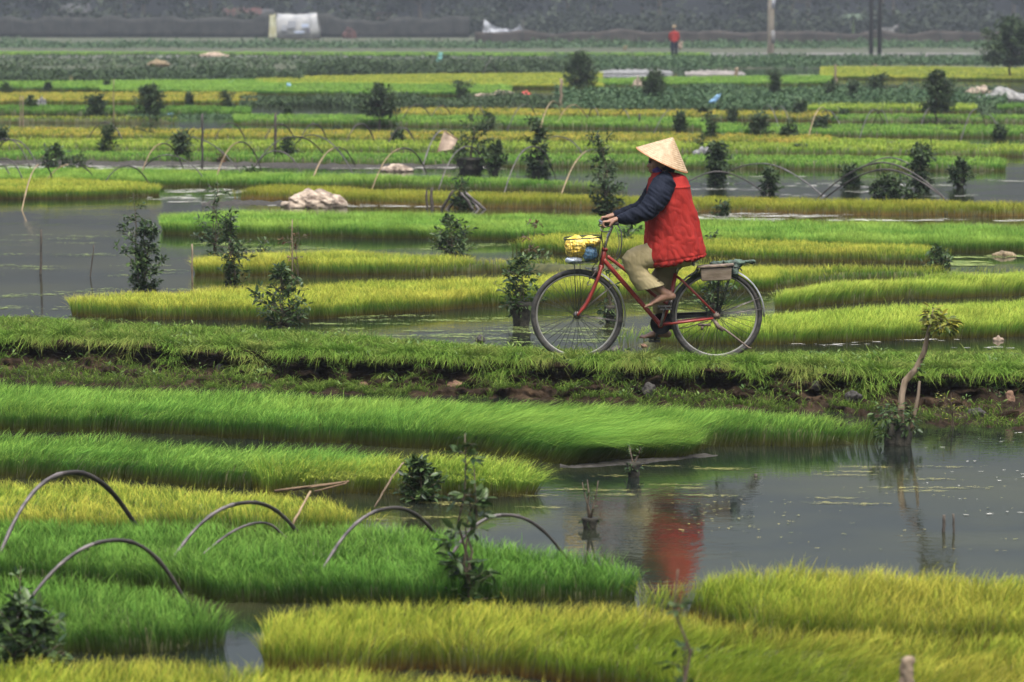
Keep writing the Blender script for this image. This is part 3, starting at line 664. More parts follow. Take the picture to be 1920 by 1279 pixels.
# --- left pond and the near rows
SH(266,542,362,100,'tall','tall loose leafy sapling standing alone in the left grey pond',dens=1.7)
SH(402,467,338,88,'tall','forked sapling with bare lower stems behind the orange tipped bed',dens=.9)
SH(434,534,400,66,'column','dense dark sapling in front of the forked one, side twig to its right',dens=1.1)
SH(490,500,448,40,'sprig','small twig with leaf tuft right of the dense dark sapling',mat='leaf')
SH(530,610,500,108,'bushy','round dark bush on the grassy path edge left of the bicycle',dens=1.3,leaf=.062)
SH(558,516,412,34,'sprig','thin reddish sprig above the round bush by the path',mat='leaf_red')
SH(846,476,405,88,'bushy','spreading dark bush in the channel in front of the pale green bed',dens=1.1)
SH(977,612,478,92,'pot','dark leafy plant on a narrow root clump left of the front wheel',dens=1.15,leaf=.062)
SH(993,500,405,26,'sprig','upright rust coloured shoot above the plant left of the front wheel',mat='leaf_red')
SH(1012,505,470,70,'ball','low leafy tuft peeping out left under the bicycle basket',dens=.5)
SH(1136,402,252,92,'tall','tall dark sapling right behind the handlebar and the hand',dens=1.5)
SH(1180,470,412,50,'ball','small leafy tuft between the handlebar cable and the trousers',dens=.6)
SH(1337,470,437,44,'ball','small leafy shoot just right of the jacket hem',dens=.4)
SH(1338,606,500,66,'pot','dark plant on its root clump seen through the rear wheel',dens=1.0)
SH(1144,606,480,46,'pottall','dark stem and clump seen through the back of the front wheel',dens=.7)
SH(1758,516,465,62,'bushy','lone small dark bush on the right hand beds',dens=.9)
# --- middle rows left to right
SH(4,280,235,32,'column','dark shrub cut by the left edge of the photo above the pond',)
SH(103,330,275,64,'pot','squat dark shrub on two root clumps beside the froth line')
SH(150,318,290,34,'ball','tiny dark shrub in the froth between the hoops at left',dens=.6)
SH(205,300,232,46,'tall','ragged sapling under a thin hoop at mid left',dens=1.2)
SH(190,248,238,24,'ball','tiny round shrub in the golden field at left',dens=.5)
SH(280,262,235,40,'sprig','sparse curly sapling in the golden field below the round tree',dens=1.5,mat='leaf_far')
SH(343,306,240,46,'column','dark sapling framed by two bent hoops left of the tall pole',dens=1.1)
SH(418,308,290,26,'ball','tiny reddish shrub in the froth near the tall pole',mat='leaf_red',dens=.5)
SH(538,306,262,38,'ball','dense oval shrub leaning on the dark pole',dens=1.1)
SH(470,340,312,20,'sprig','little upright shoot in the green bed below the hoops',mat='leaf_far')
SH(634,248,236,20,'ball','tiny dark tuft in the field above the big hoop',dens=.5)
SH(745,270,240,38,'tall','thin leafy sapling under a bent hoop in the central field')
SH(796,262,248,22,'ball','small tuft left of the big dark sapling pair',dens=.5)
SH(820,270,252,44,'ball','low shrub beside the tan straw mat',dens=.5)
SH(882,326,212,120,'pottall','big dark sapling on a wide root clump in the channel',dens=2.2,leaf=.06)
SH(927,327,268,50,'pot','smaller sapling on a clump touching the big dark one on its right')
SH(914,243,212,44,'ball','round grey green shrub behind the big dark sapling')
SH(1008,328,226,56,'pottall','dark sapling on a square clump midway to the straw hat',dens=2)
SH(862,392,332,54,'tall','sapling growing through a tripod of stakes',dens=.9)
SH(1275,246,212,20,'column','slim shrub right above the straw hat')
SH(1345,346,262,46,'column','dark column shaped sapling standing in the right pond beside the bag',dens=1.4)
SH(1338,272,212,30,'column','slim dark sapling right behind the white bag',dens=.9)
SH(1310,290,245,26,'sprig','grey green shoot left of the white bag',mat='leaf_far')
SH(1443,364,318,38,'ball','round dark shrub in the right pond under the long low hoop',dens=1.1)
SH(1595,352,312,30,'column','narrow shrub in the right pond inside the big hoops',dens=.9)
SH(1645,371,342,30,'ball','small round shrub at the pond edge, left of three under the big hoop',dens=.7)
SH(1672,371,330,40,'column','middle and tallest shrub of three under the big hoop',dens=.9)
SH(1700,373,356,28,'ball','low flat shrub, right of three under the big hoop',dens=.5)
SH(1727,358,272,40,'column','tall dark column sapling where the big hoop comes down',dens=1.3)
SH(1800,352,302,42,'pot','dark plant on a tapering clump at the right end of the pond')
SH(1352,406,380,22,'column','little dark plant on the froth line right of the red jacket',dens=.6)
SH(1422,266,210,46,'column','broad dark shrub in the third row right of the hat',dens=1.2)
SH(1482,268,228,46,'tall','bushy sapling with a drooping side twig right of the broad shrub',dens=1.3)
SH(1502,290,272,28,'sprig','small hanging twig below the bushy sapling',mat='leaf_far')
SH(1540,253,214,32,'column','compact shrub below a bent hoop on the right')
SH(1375,227,204,24,'ball','small shrub between two tall plants in the orange edged bed')
SH(1318,222,200,20,'column','small upright shrub right of the hat in the orange edged bed')
SH(1500,224,185,30,'column','dark shrub at the left end of the clean ended bed')
SH(1875,260,236,30,'ball','small round shrub near the right edge among bare twigs')
SH(1786,256,228,40,'sprig','wiry twig with few leaves left of the round shrub at right',mat='leaf_far',dens=1.5)
SH(1582,224,207,14,'column','tiny dark stub plant in the gap before the clean ended bed')
# --- far rows
SH(178,229,170,50,'column','dark bushy sapling left of the round tree',dens=1.4)
SH(282,231,158,72,'tree','round dark small tree over the golden bed at left',dens=1.6,cat='tree',name='small_tree')
SH(58,211,180,28,'ball','dark round shrub beside the small white bag at left')
SH(12,183,155,26,'column','dim shrub at the left edge before the hedge')
SH(88,172,155,13,'column','tiny dark shrub in the far green bed, left one of two')
SH(200,168,152,18,'ball','tiny dark shrub in the far green bed, right one of two')
SH(425,211,168,28,'column','slim dark sapling in the channel left of the scrub')
SH(354,200,172,10,'column','thin dark stub plant before the golden bed ends')
SH(540,217,203,14,'ball','tiny shrub on the pale green bed left of centre')
SH(712,238,156,92,'tree','wide crowned small tree left of centre with a leaning trunk',dens=1.8,cat='tree',name='small_tree')
SH(1088,182,96,74,'tree','tallest round tree left of the far figure in red',dens=2.4,cat='tree',name='small_tree')
SH(1226,196,130,58,'tree','second round tree below the far figure in red',dens=1.8,cat='tree',name='small_tree')
SH(1452,184,134,28,'column','slim dark tree in the leafy crop below the pale pole',dens=1.5)
SH(1645,186,134,40,'column','dark slim tree in the leafy crop below the dark pole',dens=1.7)
SH(1600,192,148,20,'column','narrow dark shrub left of the dark slim tree')
SH(1560,190,150,26,'column','blurred shrub in the middle of the leafy crop')
SH(1757,233,132,78,'tree','dark bushy small tree on the right with a forked trunk',dens=1.9,cat='tree',name='small_tree')
SH(870,182,148,36,'column','scrubby sapling above the brown heap')
# --- foreground
SH(786,940,862,82,'bushy','round dark bush at the water edge in front of the lime seedlings',dens=1.3,leaf=.05,z=0)
SH(880,1135,812,118,'tall','tall thin stemmed sapling in the front green bed with a rusty top',dens=.8,leaf=.07,z=0)
SH(40,1262,1125,190,'bushy','dark glossy bush in the bottom left corner',dens=1.3,leaf=.06,z=0)
SH(45,1205,1060,34,'sprig','bare stick with a few leaves above the bottom left bush',z=0)
SH(1188,895,838,46,'stump','short leafy stump standing in the pond below the bicycle',dens=1.4,leaf=.035)
SH(1106,992,888,52,'stump','forked stump with root ring in the middle of the foreground pond',dens=.8,leaf=.04)
SH(1262,1500,1062,66,'sprig','lone thin sprig rising from the bottom of the photo',leaf=.05,z=0,dens=1.3)
SH(1790,800,740,60,'sprig','small pale weed on the muddy toe of the bank',mat='leaf_yel',dens=1.2,leaf=.03)
SH(1870,770,728,46,'ball','little green weed under the bank at the right edge',dens=.5,leaf=.035)
# --- leaning tree in front of the bank
def leaning():
    base=P(1682,836,0); root=empty('leaning_tree',base); tag(root,'crooked pale barked little tree leaning over the bank at right','tree')
    Y=base.y; q=lambda px,py,dy=0: W(px,py,Y+dy)-base
    mb=MB(); mb.tube([q(1690,850),q(1688,800),q(1691,740,.02),q(1697,715,.03),q(1718,692,.03),q(1733,660,.02),q(1740,625,.0),q(1745,604)],[.028,.024,.021,.022,.021,.018,.013,.009],10)
    mb.tube([q(1702,835,.05),q(1712,790,.07),q(1722,740,.08),q(1724,715,.08)],[.02,.013,.011,.008],8)
    mb.tube([q(1745,604),q(1760,600,.02),q(1775,598,.02)],[.006,.005,.003],6); mb.tube([q(1742,612),q(1748,590),q(1750,578)],[.006,.004,.003],6)
    mb.build('trunk',M['bark'],root)
    cl=MB(); 
    for k,(a,b,rr,hh) in enumerate([(1670,838,.045,.15),(1684,840,.05,.17),(1698,838,.04,.14)]):
        p=q(a,b); cl.tube([p+Vector((0,0,-.05)),p+Vector((0,.0,.04)),p+Vector((.01,.0,hh*.6)),p+Vector((0,0,hh))],[rr*.8,rr,rr*.8,rr*.5],9)
    o=cl.build('root_clump',M['clump'],root)
    r=random.Random(3); pos=[];dr=[];sz=[]
    def puff(px,py,rx,rz,n,s):
        c=q(px,py)
        for _ in range(n):
            v=Vector((r.gauss(0,1),r.gauss(0,1),r.gauss(0,1))).normalized()*r.random()**.4; pos.append(c+Vector((v.x*rx,v.y*rx,v.z*rz))); dr.append(Vector((v.x+r.gauss(0,.4),v.y,v.z*.5-.2))); sz.append(s)
    puff(1765,606,.09,.05,110,.06); puff(1748,588,.05,.055,60,.055); puff(1778,614,.05,.03,30,.05); puff(1742,630,.03,.05,12,.04); puff(1742,620,.02,.03,8,.04)
    leaves_mesh('crown',pos,dr,sz,[M['leaf_yel']],root,5)
    pos=[];dr=[];sz=[]
    puff(1662,780,.10,.07,110,.045); puff(1705,790,.08,.08,80,.045); puff(1680,768,.09,.04,50,.045); puff(1658,812,.06,.05,40,.04); puff(1722,690,.03,.05,12,.04)
    leaves_mesh('foliage',pos,dr,sz,[M['leaf']],root,6)
leaning()
# ------------------------------------------------------------ leafy bands that nobody could count
def hedge(label,x0,x1,yf,yb,hpx,mat,n,leaf,seed,name='ground_cover',rise=.5):
    n=int(n*2.2); leaf*=.6
    r=np.random.default_rng(seed); u=r.random(n); v=r.random(n); px=x0+(x1-x0)*u
    top=yb; pos=np.zeros((n,3))
    sF=scl(yf); hh=hpx/sF
    a=P(960,yf,0).y; 
    b=P(960,yb+hpx*.75,0).y if yb+hpx*.75>12 else a*1.15
    b=max(b,a*1.03)
    Y=a+(b-a)*v; X=(px-960)/F*Y*(1/math.cos(PITCH))
    bump=.55+.45*snoise(X,Y,Y.mean()*.03+1.2,seed)+.25*snoise(X,Y,.9,seed+1); z=hh*np.clip(bump,.2,1.4)*np.sqrt(r.random(n))
    pos[:,0]=X;pos[:,1]=Y;pos[:,2]=z
    d=r.normal(0,1,(n,3)); d[:,2]*=.5
    o=leaves_mesh(name,pos,d,np.full(n,leaf),[M[mat]],None,seed,asp=.75); tag(o,label,'ground cover',kind='stuff'); return o
hedge('dark hedge of weeds behind the far green beds at left',-400,570,155,124,31,'leaf_far',15000,.17,1)
hedge('dark hedge of weeds behind the yellow bed at centre',560,1110,143,116,29,'leaf_far',12000,.18,2)
hedge('leafy green crop behind the white ground sheets',1040,1570,131,104,20,'leaf_crop',9000,.2,3)
hedge('low weeds in front of the yellow bed at far right',1400,1990,125,106,15,'leaf_crop',8000,.2,4)
hedge('dark scrub line left of centre behind the hoops',455,660,200,178,18,'leaf_far',4500,.12,5)
hedge('dark scrub around the brown heap at centre',650,1060,203,178,20,'leaf_far',7000,.12,6)
hedge('broad blue green leafy crop right of the far figure',1040,1880,206,158,24,'leaf_crop',19000,.15,7)
hedge('grey green low shrubs along the far fence',-400,2320,93,76,15,'leaf_crop',13000,.32,8)
hedge('pale weedy verge in front of the far road',-400,2320,127,100,8,'leaf_far',15000,.25,9)
hedge('weedy corner at the right under the small bushy tree',1800,2320,212,186,12,'leaf_far',2500,.12,10)
hedge('low creeping weeds beside the clean ended bed',240,460,222,202,7,'leaf_crop',2200,.09,11)
# ------------------------------------------------------------ far trees
def far_tree(loc,H,rad,seed,label,proto=None):
    if proto is None:
        root=empty('broadleaf_tree',loc); r=np.random.default_rng(seed); n=1300
        cl=[(r.normal(0,rad*.45),r.normal(0,rad*.4),H*r.uniform(.22,.93),rad*r.uniform(.3,.55)) for _ in range(13)]
        ci=r.integers(0,13,n); c=np.array(cl)[ci]; v=r.normal(0,1,(n,3)); v/=np.linalg.norm(v,axis=1)[:,None]; v*=(r.random(n)**.35)[:,None]
        pos=c[:,:3]+v*c[:,3:4]*np.array([1,1,.85]); d=v+r.normal(0,.5,(n,3))
        leaves_mesh('crown',pos,d,np.full(n,.55),[M['leaf_tree']],root,seed,asp=.8)
        mb=MB(); mb.tube([(0,0,-.3),(.05,0,H*.2),(-.1,.1,H*.5),(0,0,H*.8)],[.22,.17,.12,.04],8)
        for c_ in cl[:7]: mb.tube([(0,0,H*.3),(c_[0]*.5,c_[1]*.5,(H*.3+c_[2])/2),(c_[0],c_[1],c_[2])],[.09,.06,.02],5)
        mb.build('trunk',M['stem'],root)
    else:
        root=copy_tree(proto); root.location=loc; root.rotation_euler.z=seed*1.7; root.scale=(rad/3,rad/3,H/9)
    tag(root,label,'tree','hazy trees along the back'); return root
ordn=['first','second','third','fourth','fifth','sixth','seventh','eighth','ninth','tenth','eleventh','twelfth','thirteenth','fourteenth','fifteenth','sixteenth','seventeenth','eighteenth','nineteenth','twentieth']
protos=[]
rr=random.Random(11)
for row,(Y,n,word) in enumerate([(322,19,'front'),(345,20,'back')]):
    for i in range(n):
        px=-420+2760*(i+.5+rr.uniform(-.2,.2)+(row*.4))/n; X=(px-960)/F*Y
        lab='hazy dark broadleaf tree, %s from the left in the %s tree line'%(ordn[i],word)
        if len(protos)<3: t_=far_tree((X,Y,.05),9,3,len(protos)+1,lab); protos.append(t_)
        else: far_tree((X,Y+rr.uniform(-4,4),.05),rr.uniform(8,12),rr.uniform(2.8,4.0),i+row*20,lab,protos[i%3])
# undergrowth below them
hedge('dense shadowy undergrowth at the foot of the hazy trees',-420,2340,68,58,34,'leaf_tree',16000,.8,12)
hedge('dark tangled scrub between the netting and the far trees',-420,2340,72,66,62,'leaf_tree',12000,.7,13)
# right hand tree, nearer
p=P(1893,150,0); s=scl(150)
t_=shrub('small_tree',p,118/s,150/s,'tree','hazy bushy tree at the top right edge over the yellow bed',97,None,.17,'leaf_far',2.6,cat='tree')
# banana plant
def banana():
    Y=250; c=W(1600,60,Y); root=empty('banana_plant',(c.x,Y,.05)); tag(root,'pale leaved banana plant before the dark trees','plant')
    mb=MB(); mb.tube([(0,0,-.1),(0,0,1),(0.03,0,1.9)],[.13,.11,.07],8); mb.build('trunk',M['leafstalk'],root)
    r=random.Random(5)
    for k in range(9):
        a=2*math.pi*k/9+r.uniform(-.2,.2); L=r.uniform(.9,1.4); m2=MB(); v=[];f=[]; n=7
        for i in range(n):
            t=i/(n-1); c=Vector((math.cos(a)*L*t,math.sin(a)*L*t,1.9+L*.7*t-L*.95*t*t)); wd=.17*math.sin(math.pi*min(1,t*.9+.08)); sd=Vector((-math.sin(a),math.cos(a),0))
            v+=[c+sd*wd-Vector((0,0,.05)),c,c-sd*wd-Vector((0,0,.05))]
        for i in range(n-1):
            for j in range(2): f.append((i*3+j,i*3+j+1,i*3+j+4,i*3+j+3))
        m2.add(v,f).build('leaf',M['banleaf'],root)
M['leafstalk']=simple('banana stalk',(.12,.16,.07),.7); M['banleaf']=simple('banana leaf',(.03,.05,.03),.8,col2=(.06,.085,.05))
banana()
# ------------------------------------------------------------ bent bamboo hoops
def arch_mesh(pts,rad,mat,name='bamboo_hoop'):
    r=random.Random(int(abs(pts[0].x*1000))); mb=MB(); mb.tube(pts,[rad*(1-.15*abs(2*i/(len(pts)-1)-1))*r.uniform(.9,1.05)*(1.22 if i%5==2 else 1) for i in range(len(pts))],7,sy=1.3)
    return mb.build(name,mat)
def hoop(ax,ay,bx,by,apy,label,mat='hoop_dark',th=3.0,z=.16,mat2=None,ex=2.3,skew=0,group='bent bamboo hoops over the beds',dip=.14):
    A=P(ax,ay,z); B=P(bx,by,z); mid=(A+B)/2
    T=W((ax+bx)/2,apy,mid.y).z-z
    n=26; pts=[]
    for i in range(n):
        a=math.pi*i/(n-1); c=math.cos(a); s=math.sin(a)
        t=i/(n-1); y=1-abs(2*t-1)**ex; t=t+skew*math.sin(math.pi*t)
        pts.append(A.lerp(B,t)+Vector((0,0,T*y)))
    pts=[pts[0]+(pts[0]-pts[1])*(dip/max(.01,abs(pts[1].z-pts[0].z)))]+pts+[pts[-1]+(pts[-1]-pts[-2])*(dip/max(.01,abs(pts[-2].z-pts[-1].z)))]
    rad=th/2/ (F/mid.y)
    o=arch_mesh(pts,rad,M[mat])
    if mat2:
        o.data.materials.append(M[mat2]); 
        for p in o.data.polygons:
            if p.center.z>0 and (p.center-pts[0]).length>(p.center-pts[-1]).length*.9: p.material_index=1
    c=o.data
    base=Vector((A.x,A.y,0))
    for v in c.vertices: v.co-=base
    o.location=base; tag(o,label,'hoop',group)
def cr(u,v,k): # crop helpers used while measuring
    if k==5: return u/2.906,200+v/2.906
    if k==6: return 500+u/2.906,200+v/2.906
    if k==7: return 1280+u/2.906,200+v/2.906
    if k==3: return 640+u/3,v/3
    if k==4: return 1280+u/3,v/3
    return u/3,v/3
FG=[(8,1020,242,966,887,'tall thick foreground hoop at far left with a grey top','hoop_pale','hoop_dark',8.4,-.03),
(42,1146,336,1108,1016,'lowest foreground hoop, starting by the bottom left bush','hoop_pale','hoop_dark',7.6,.05),
(338,1028,549,988,945,'second tall hoop of the foreground row, left of the yellow stick','hoop_pale','hoop_dark',7.2,.02),
(404,1020,520,994,985,'thin pale low hoop half sunk in the green bed','hoop_pale',None,5,.1),
(618,1046,810,994,956,'third tall hoop of the foreground row, reaching the pond','hoop_pale','hoop_dark',6.8,.0),
(848,1040,1048,1028,966,'right hand foreground hoop passing behind the rusty topped sapling','hoop_pale','hoop_dark',6.8,-.03)]
for a,b,c_,d,e,l,m1,m2,th,sk in FG: hoop(a,b,c_,d,e,l,m1,th,.17,m2,2.2,sk)
MID=[(5,(-30,265,200,318,183),'dark double bend hoop at the left edge by the froth','hoop_dark'),
(5,(-70,290,150,300,178),'pale topped hoop crossing the dark one at the left edge','hoop_pale'),
(5,(-60,380,125,402,285),'dark low hoop cut by the left edge over the yellow bed','hoop_dark'),
(5,(-90,350,55,378,295),'shorter dark hoop tip right at the left edge','hoop_dark'),
(5,(132,508,285,392,316),'tan hoop with its long pale leg in the left pond','hoop_tan'),
(5,(262,392,515,386,316),'low hoop behind the tan one on the short yellow bed','hoop_tan'),
(5,(575,412,800,402,326),'hoop at the right end of the short yellow bed','hoop_dark'),
(5,(490,165,662,172,88),'thin grey hoop over the ragged sapling','hoop_dark'),
(5,(772,365,1000,345,203),'big tan and black hoop in front of the framed sapling','hoop_tan'),
(5,(800,318,1110,392,270),'flat wide hoop low under the tan and black one','hoop_pale'),
(5,(900,200,1260,300,172),'pale leaning hoop arching to the tall pole','hoop_pale'),
(5,(1180,385,1418,332,196),'big dark hoop right of the tall pole','hoop_tan'),
(5,(1380,345,1640,356,244),'lower hoop in front of the dark pole','hoop_pale'),
(5,(1400,310,1770,270,167),'high arched dark hoop left of the dark pole','hoop_dark'),
(6,(150,215,468,362,167),'high arched dark hoop right of the dark pole','hoop_dark'),
(6,(255,385,470,300,228),'tan hoop with a bare left leg behind the net heap','hoop_tan'),
(6,(580,436,876,372,230),'wide hoop above the small net heap','hoop_tan'),
(6,(950,415,1212,362,220),'hoop left of the big dark sapling, its leg in the green bed','hoop_pale'),
(6,(1300,455,1572,386,220),'hoop in front of the square clump sapling','hoop_pale'),
(6,(1622,435,1850,300,244),'tan hoop reaching toward the sapling behind the handlebar','hoop_tan'),
(5,(1170,182,1336,178,91),'small hoop in the field right of the tall pole','hoop_dark'),
(5,(1440,186,1606,180,96),'small hoop in the field left of the dark pole top','hoop_dark'),
(5,(1636,190,1782,182,96),'small hoop in the field right of the dark pole','hoop_dark'),
(6,(436,198,586,186,95),'small hoop alone in the central field','hoop_dark'),
(6,(666,202,808,196,116),'small hoop over the thin leafy sapling','hoop_dark'),
(6,(862,290,1040,210,130),'pale bent cane leaning by the straw mat','hoop_pale'),
(6,(1500,205,1712,244,166),'pale hoop behind the square clump sapling','hoop_pale')]
for k,(a,b,c_,d,e),l,m1 in MID:
    A=cr(a,b,k);B=cr(c_,d,k);ap=cr(0,e,k)[1]; hoop(A[0],A[1],B[0],B[1],ap,l,m1,2.2,.12,'hoop_dark' if m1!='hoop_dark' else None)
RT=[(7,(-60,475,440,470,355),'long low hoop over the pond directly right of the red jacket','hoop_dark',2.8),
(7,(240,358,755,480,317),'long thin hoop running down over the right pond','hoop_pale',2.6),
(7,(738,500,1445,520,306),'largest dark hoop over the right pond','hoop_dark',3.2),
(7,(778,500,1440,518,343),'second dark hoop nested just under the largest','hoop_dark',3.2),
(7,(940,360,1330,385,279),'thin pale hoop rising behind the largest one','hoop_pale',2.4)]
for k,(a,b,c_,d,e),l,m1,th in RT:
    A=cr(a,b,k);B=cr(c_,d,k);ap=cr(0,e,k)[1]; hoop(A[0],A[1],B[0],B[1],ap,l,m1,th,.02,None,1.75)
FAR=[(3,(345,668,506,664,589)),(3,(508,660,618,650,597)),(3,(742,625,800,640,600)),(3,(950,695,1104,668,590)),(3,(1125,705,1240,640,573)),(3,(1218,685,1384,670,592)),(3,(1395,645,1448,660,604)),(3,(1570,640,1620,670,622)),(3,(1780,705,1915,660,618)),(3,(28,805,186,795,698)),(3,(262,805,414,805,720)),
(4,(440,640,536,705,598)),(4,(514,640,602,695,600)),(4,(712,755,836,695,606)),(4,(780,640,880,695,625)),(4,(1000,765,1132,700,620)),(4,(1080,680,1152,695,622)),(4,(1345,695,1420,650,612)),(4,(1570,775,1706,712,616)),(4,(1690,660,1765,705,650)),(4,(1085,640,1090,640,600)),(1,(1060,420,1330,400,370)),(3,(800,420,870,415,345))]
FARL=['thin far hoop left of the trunked tree','small far hoop just right of the thin one','bit of a far hoop by the orange edged bed','far hoop in front of the brown heap','steep tan hoop below the red bag','far tan and dark hoop below the tall round tree','tiny far hoop between the two round trees','far hoop just left of the slim shrub above the hat','wide far hoop above the straw hat','far hoop at left centre in the pale green bed','far hoop above the thin leafy sapling',
'far upright hoop left of the slim tree on the right','pale far hoop crossing the broad shrub','far tan hoop over the compact shrub','tip of a far hoop right of the compact shrub','far hoop over the clean ended bed','twin far hoop next to that over the clean ended bed','far hoop in front of the forked small tree','far hoop right of the forked small tree','thin far hoop tip near the round shrub at right','',
'very faint wide hoop on the dark hedge','very faint bent cane on the hedge at centre']
for (k,(a,b,c_,d,e)),l in zip(FAR,FARL):
    if not l: continue
    A=cr(a,b,k);B=cr(c_,d,k);ap=cr(0,e,k)[1]
    hoop(A[0],A[1],B[0],B[1],ap,l,'hoop_tan' if 'tan' in l else 'hoop_dark',1.7,.14,None,2.0)
# ------------------------------------------------------------ posts and sticks
def stick(name,pts,rad,mat,label,cat='stick',group=None):
    b=Vector(pts[0]); mb=MB(); rr=random.Random(int(abs(b.x)*977)); n=7; pp=[];ra=[]
    for i in range(len(pts)-1):
        for j in range(n if i==len(pts)-2 else n-1):
            t=j/(n-1) if i==len(pts)-2 else j/(n-1); pp.append(Vector(pts[i]).lerp(Vector(pts[i+1]),t)-b+Vector((rr.gauss(0,rad*.25),0,0)))
    L=len(pp)
    for i in range(L): ra.append(rad*rr.uniform(.85,1.15)*(1-.25*i/L))
    mb.tube(pp,ra,7); o=mb.build(name,M[mat]); o.location=b; tag(o,label,cat,group); return o
def post(px,by,ty,wpx,label,mat='post',tx=None,name='post',z=0):
    a=P(px,by,z); b=W(tx if tx else px,ty,a.y); a.z-=.08; return stick(name,[a,b],wpx/2/(F/a.y),mat,label,'post','stakes standing in the ponds and beds')
post(77,515,431,5,'black post standing alone in the left pond')
post(168,520,460,3,'thin leaning twig in the left pond right of the black post',tx=176,name='stick')
post(360,530,458,4,'thin rusty post at the corner of the left pond',mat='bark')
post(379,317,214,5,'tall grey pole with a pointed top at mid left',mat='hoop_dark')
post(517,306,212,6,'tall dark pole beside the dense oval shrub')
post(38,247,180,2.4,'left one of two thin brown poles at far left',mat='bark')
post(43,247,180,3,'right one of two thin brown poles at far left',mat='bark')
post(213,232,150,2,'hair thin brown cane between the two left saplings',mat='bark')
post(800,393,358,5,'left one of two dark stakes in the brown stemmed bed')
post(810,394,352,7,'right and thicker one of two dark stakes in the brown stemmed bed')
post(1199,238,214,5,'grey post stub in the field above the hat',mat='hoop_dark')
post(1052,205,148,6,'brown trunk stake left of the tallest round tree',mat='bark')
post(1380,150,128,8,'brown blurred stake before the white sheets at right',mat='bark')
post(1567,150,122,5,'thin brown stake left of the pale head like bundle',mat='bark')
post(1770,998,966,8,'left and thicker of two short stakes in the foreground pond')
post(1788,1000,964,5,'right and thinner of two short stakes in the foreground pond')
post(1418,894,889,8,'short dark stake in the foreground pond near the long seedlings',name='post')
post(548,522,412,2.5,'thin vertical cane behind the round path bush',mat='bark')
post(1798,315,290,2,'hair thin cane beside the tapering clump')
# tripod stakes at (865,390)
for k,(x0,y0,x1,y1,l) in enumerate([(823,394,850,358,'leftmost dark leg of the stake tripod'),(832,393,868,362,'second leg of the stake tripod'),(892,394,866,362,'inner right leg of the stake tripod'),(902,393,872,360,'pale right leg of the stake tripod'),(916,393,874,363,'outermost right leg of the stake tripod')]):
    a=P(x0,y0,0); b=W(x1,y1,a.y+(.5 if k%2 else -.1)); stick('stick',[a+Vector((0,0,-.05)),b],.022,'hoop_pale' if k>=2 else 'post',l,'stick','stakes leaning together around a sapling')
a=P(548,984,.1); stick('stick',[a,W(582,922,a.y+.15)],.008,'hoop_tan','short tan stick slanting out of the golden bed')
a=P(702,952,.02); stick('stick',[a,W(735,895,a.y+.05),W(757,868,a.y+.1)],.006,'bark','thin grey twig leaning beside the dark bush at the water')
for k,(x0,y0,x1,y1,l) in enumerate([(515,921,655,903,'longest bamboo cane lying at the end of the golden bed'),(548,919,640,906,'middle bamboo cane lying at the end of the golden bed'),(590,922,652,906,'short bamboo cane crossing the other two')]):
    stick('bamboo_cane',[P(x0,y0,.05),P(x1,y1,.10)],.007,'rust',l,'stick','bamboo canes lying together')

a=P(172,698,.02); stick('root_stub',[a,W(185,672,a.y+.03)],.012,'barkred','broken orange brown root sticking out of the bank','root')
# stub in the bottom right
def stub():
    b=P(1700,1500,0); root=empty('wooden_stub',b); tag(root,'knobbly cut tan wooden stub at the bottom right corner','post')
    q=lambda px,py,dy=0: W(px,py,b.y+dy)-b
    m=MB(); m.limb([q(1700,1520),q(1703,1300),q(1702,1246)],[.018,.018,.022],[.02,.02,.022],12); m.limb([q(1698,1244),q(1710,1238)],[.022,.018],[.022,.018],12); m.limb([q(1692,1290),q(1690,1262),q(1694,1250)],[.010,.010,.012],None,8)
    remeshed(m,'trunk',M['bark'],root,.005,lambda c:.004*mnoise.fractal(c*30,.8,2,4))
# ------------------------------------------------------------ heaps, rags, tarps
def heap(px,by,ty,wpx,label,mat,seed,name='net_heap',cat='heap',parts=None,asp=.7,lumps=9,wr=.6,z=0):
    s=scl(by,z); H=(by-ty)/s; Wd=wpx/s; loc=P(px,by,z); loc.y+=Wd*asp*.4; r=random.Random(seed); m=MB()
    for k in range(lumps):
        t=(k+.5)/lumps*2-1; x=t*Wd*.40; hh=H*(1-.55*abs(t)**1.6)*r.uniform(.75,1.05)
        m.ball((x,r.uniform(-.15,.15)*Wd*asp,hh*.25),(Wd*.17,Wd*asp*.35,hh*.72))
    sc=1/max(.05,H)
    o=remeshed(m,name,M[mat],None,max(.008,Wd/90),lambda c: H*.13*wr*(mnoise.fractal(Vector((c.x*sc*.9,c.y*sc*.9,c.z*sc*1.6+seed)),.9,2.2,4)-abs(mnoise.noise(Vector((c.x*sc*1.5+c.z*sc*2,c.y*sc,c.z*sc*2+seed))))),1)
    o.location=loc; tag(o,label,cat); return o
M['net']=simple('pale fishing net',(.10,.07,.05),.95,col2=(.37,.30,.23),nscale=7,bump=.8,bscale=90,contrast=(.36,.6),stretch=(1,1,2.4))
M['whitebag']=simple('white plastic',(.08,.08,.08),.85,col2=(.20,.20,.195),nscale=10)
M['redbag']=simple('red plastic',(.50,.05,.05),.4); M['brownheap']=simple('brown debris',(.12,.085,.06),.9,col2=(.35,.27,.2),nscale=5)
M['blue']=simple('pale blue plastic',(.20,.36,.55),.5); M['teal']=simple('teal cloth',(.16,.38,.36),.7)
M['straw2']=simple('dry straw',(.09,.065,.035),.9,col2=(.22,.17,.10),nscale=30,bump=.8,stretch=(1,1,.2))
M['paleyel']=simple('faded yellow cloth',(.45,.38,.18),.8)
heap(588,391,352,122,'large pale bundled fishing net heap on the silt by the green bed','net',1,wr=1.1)
heap(744,323,306,62,'small pale net heap in the froth channel','net',2,lumps=7,wr=1)
heap(1322,293,271,50,'crumpled white bag among the saplings right of the hat','whitebag',3,'plastic_bag','bag',lumps=4)
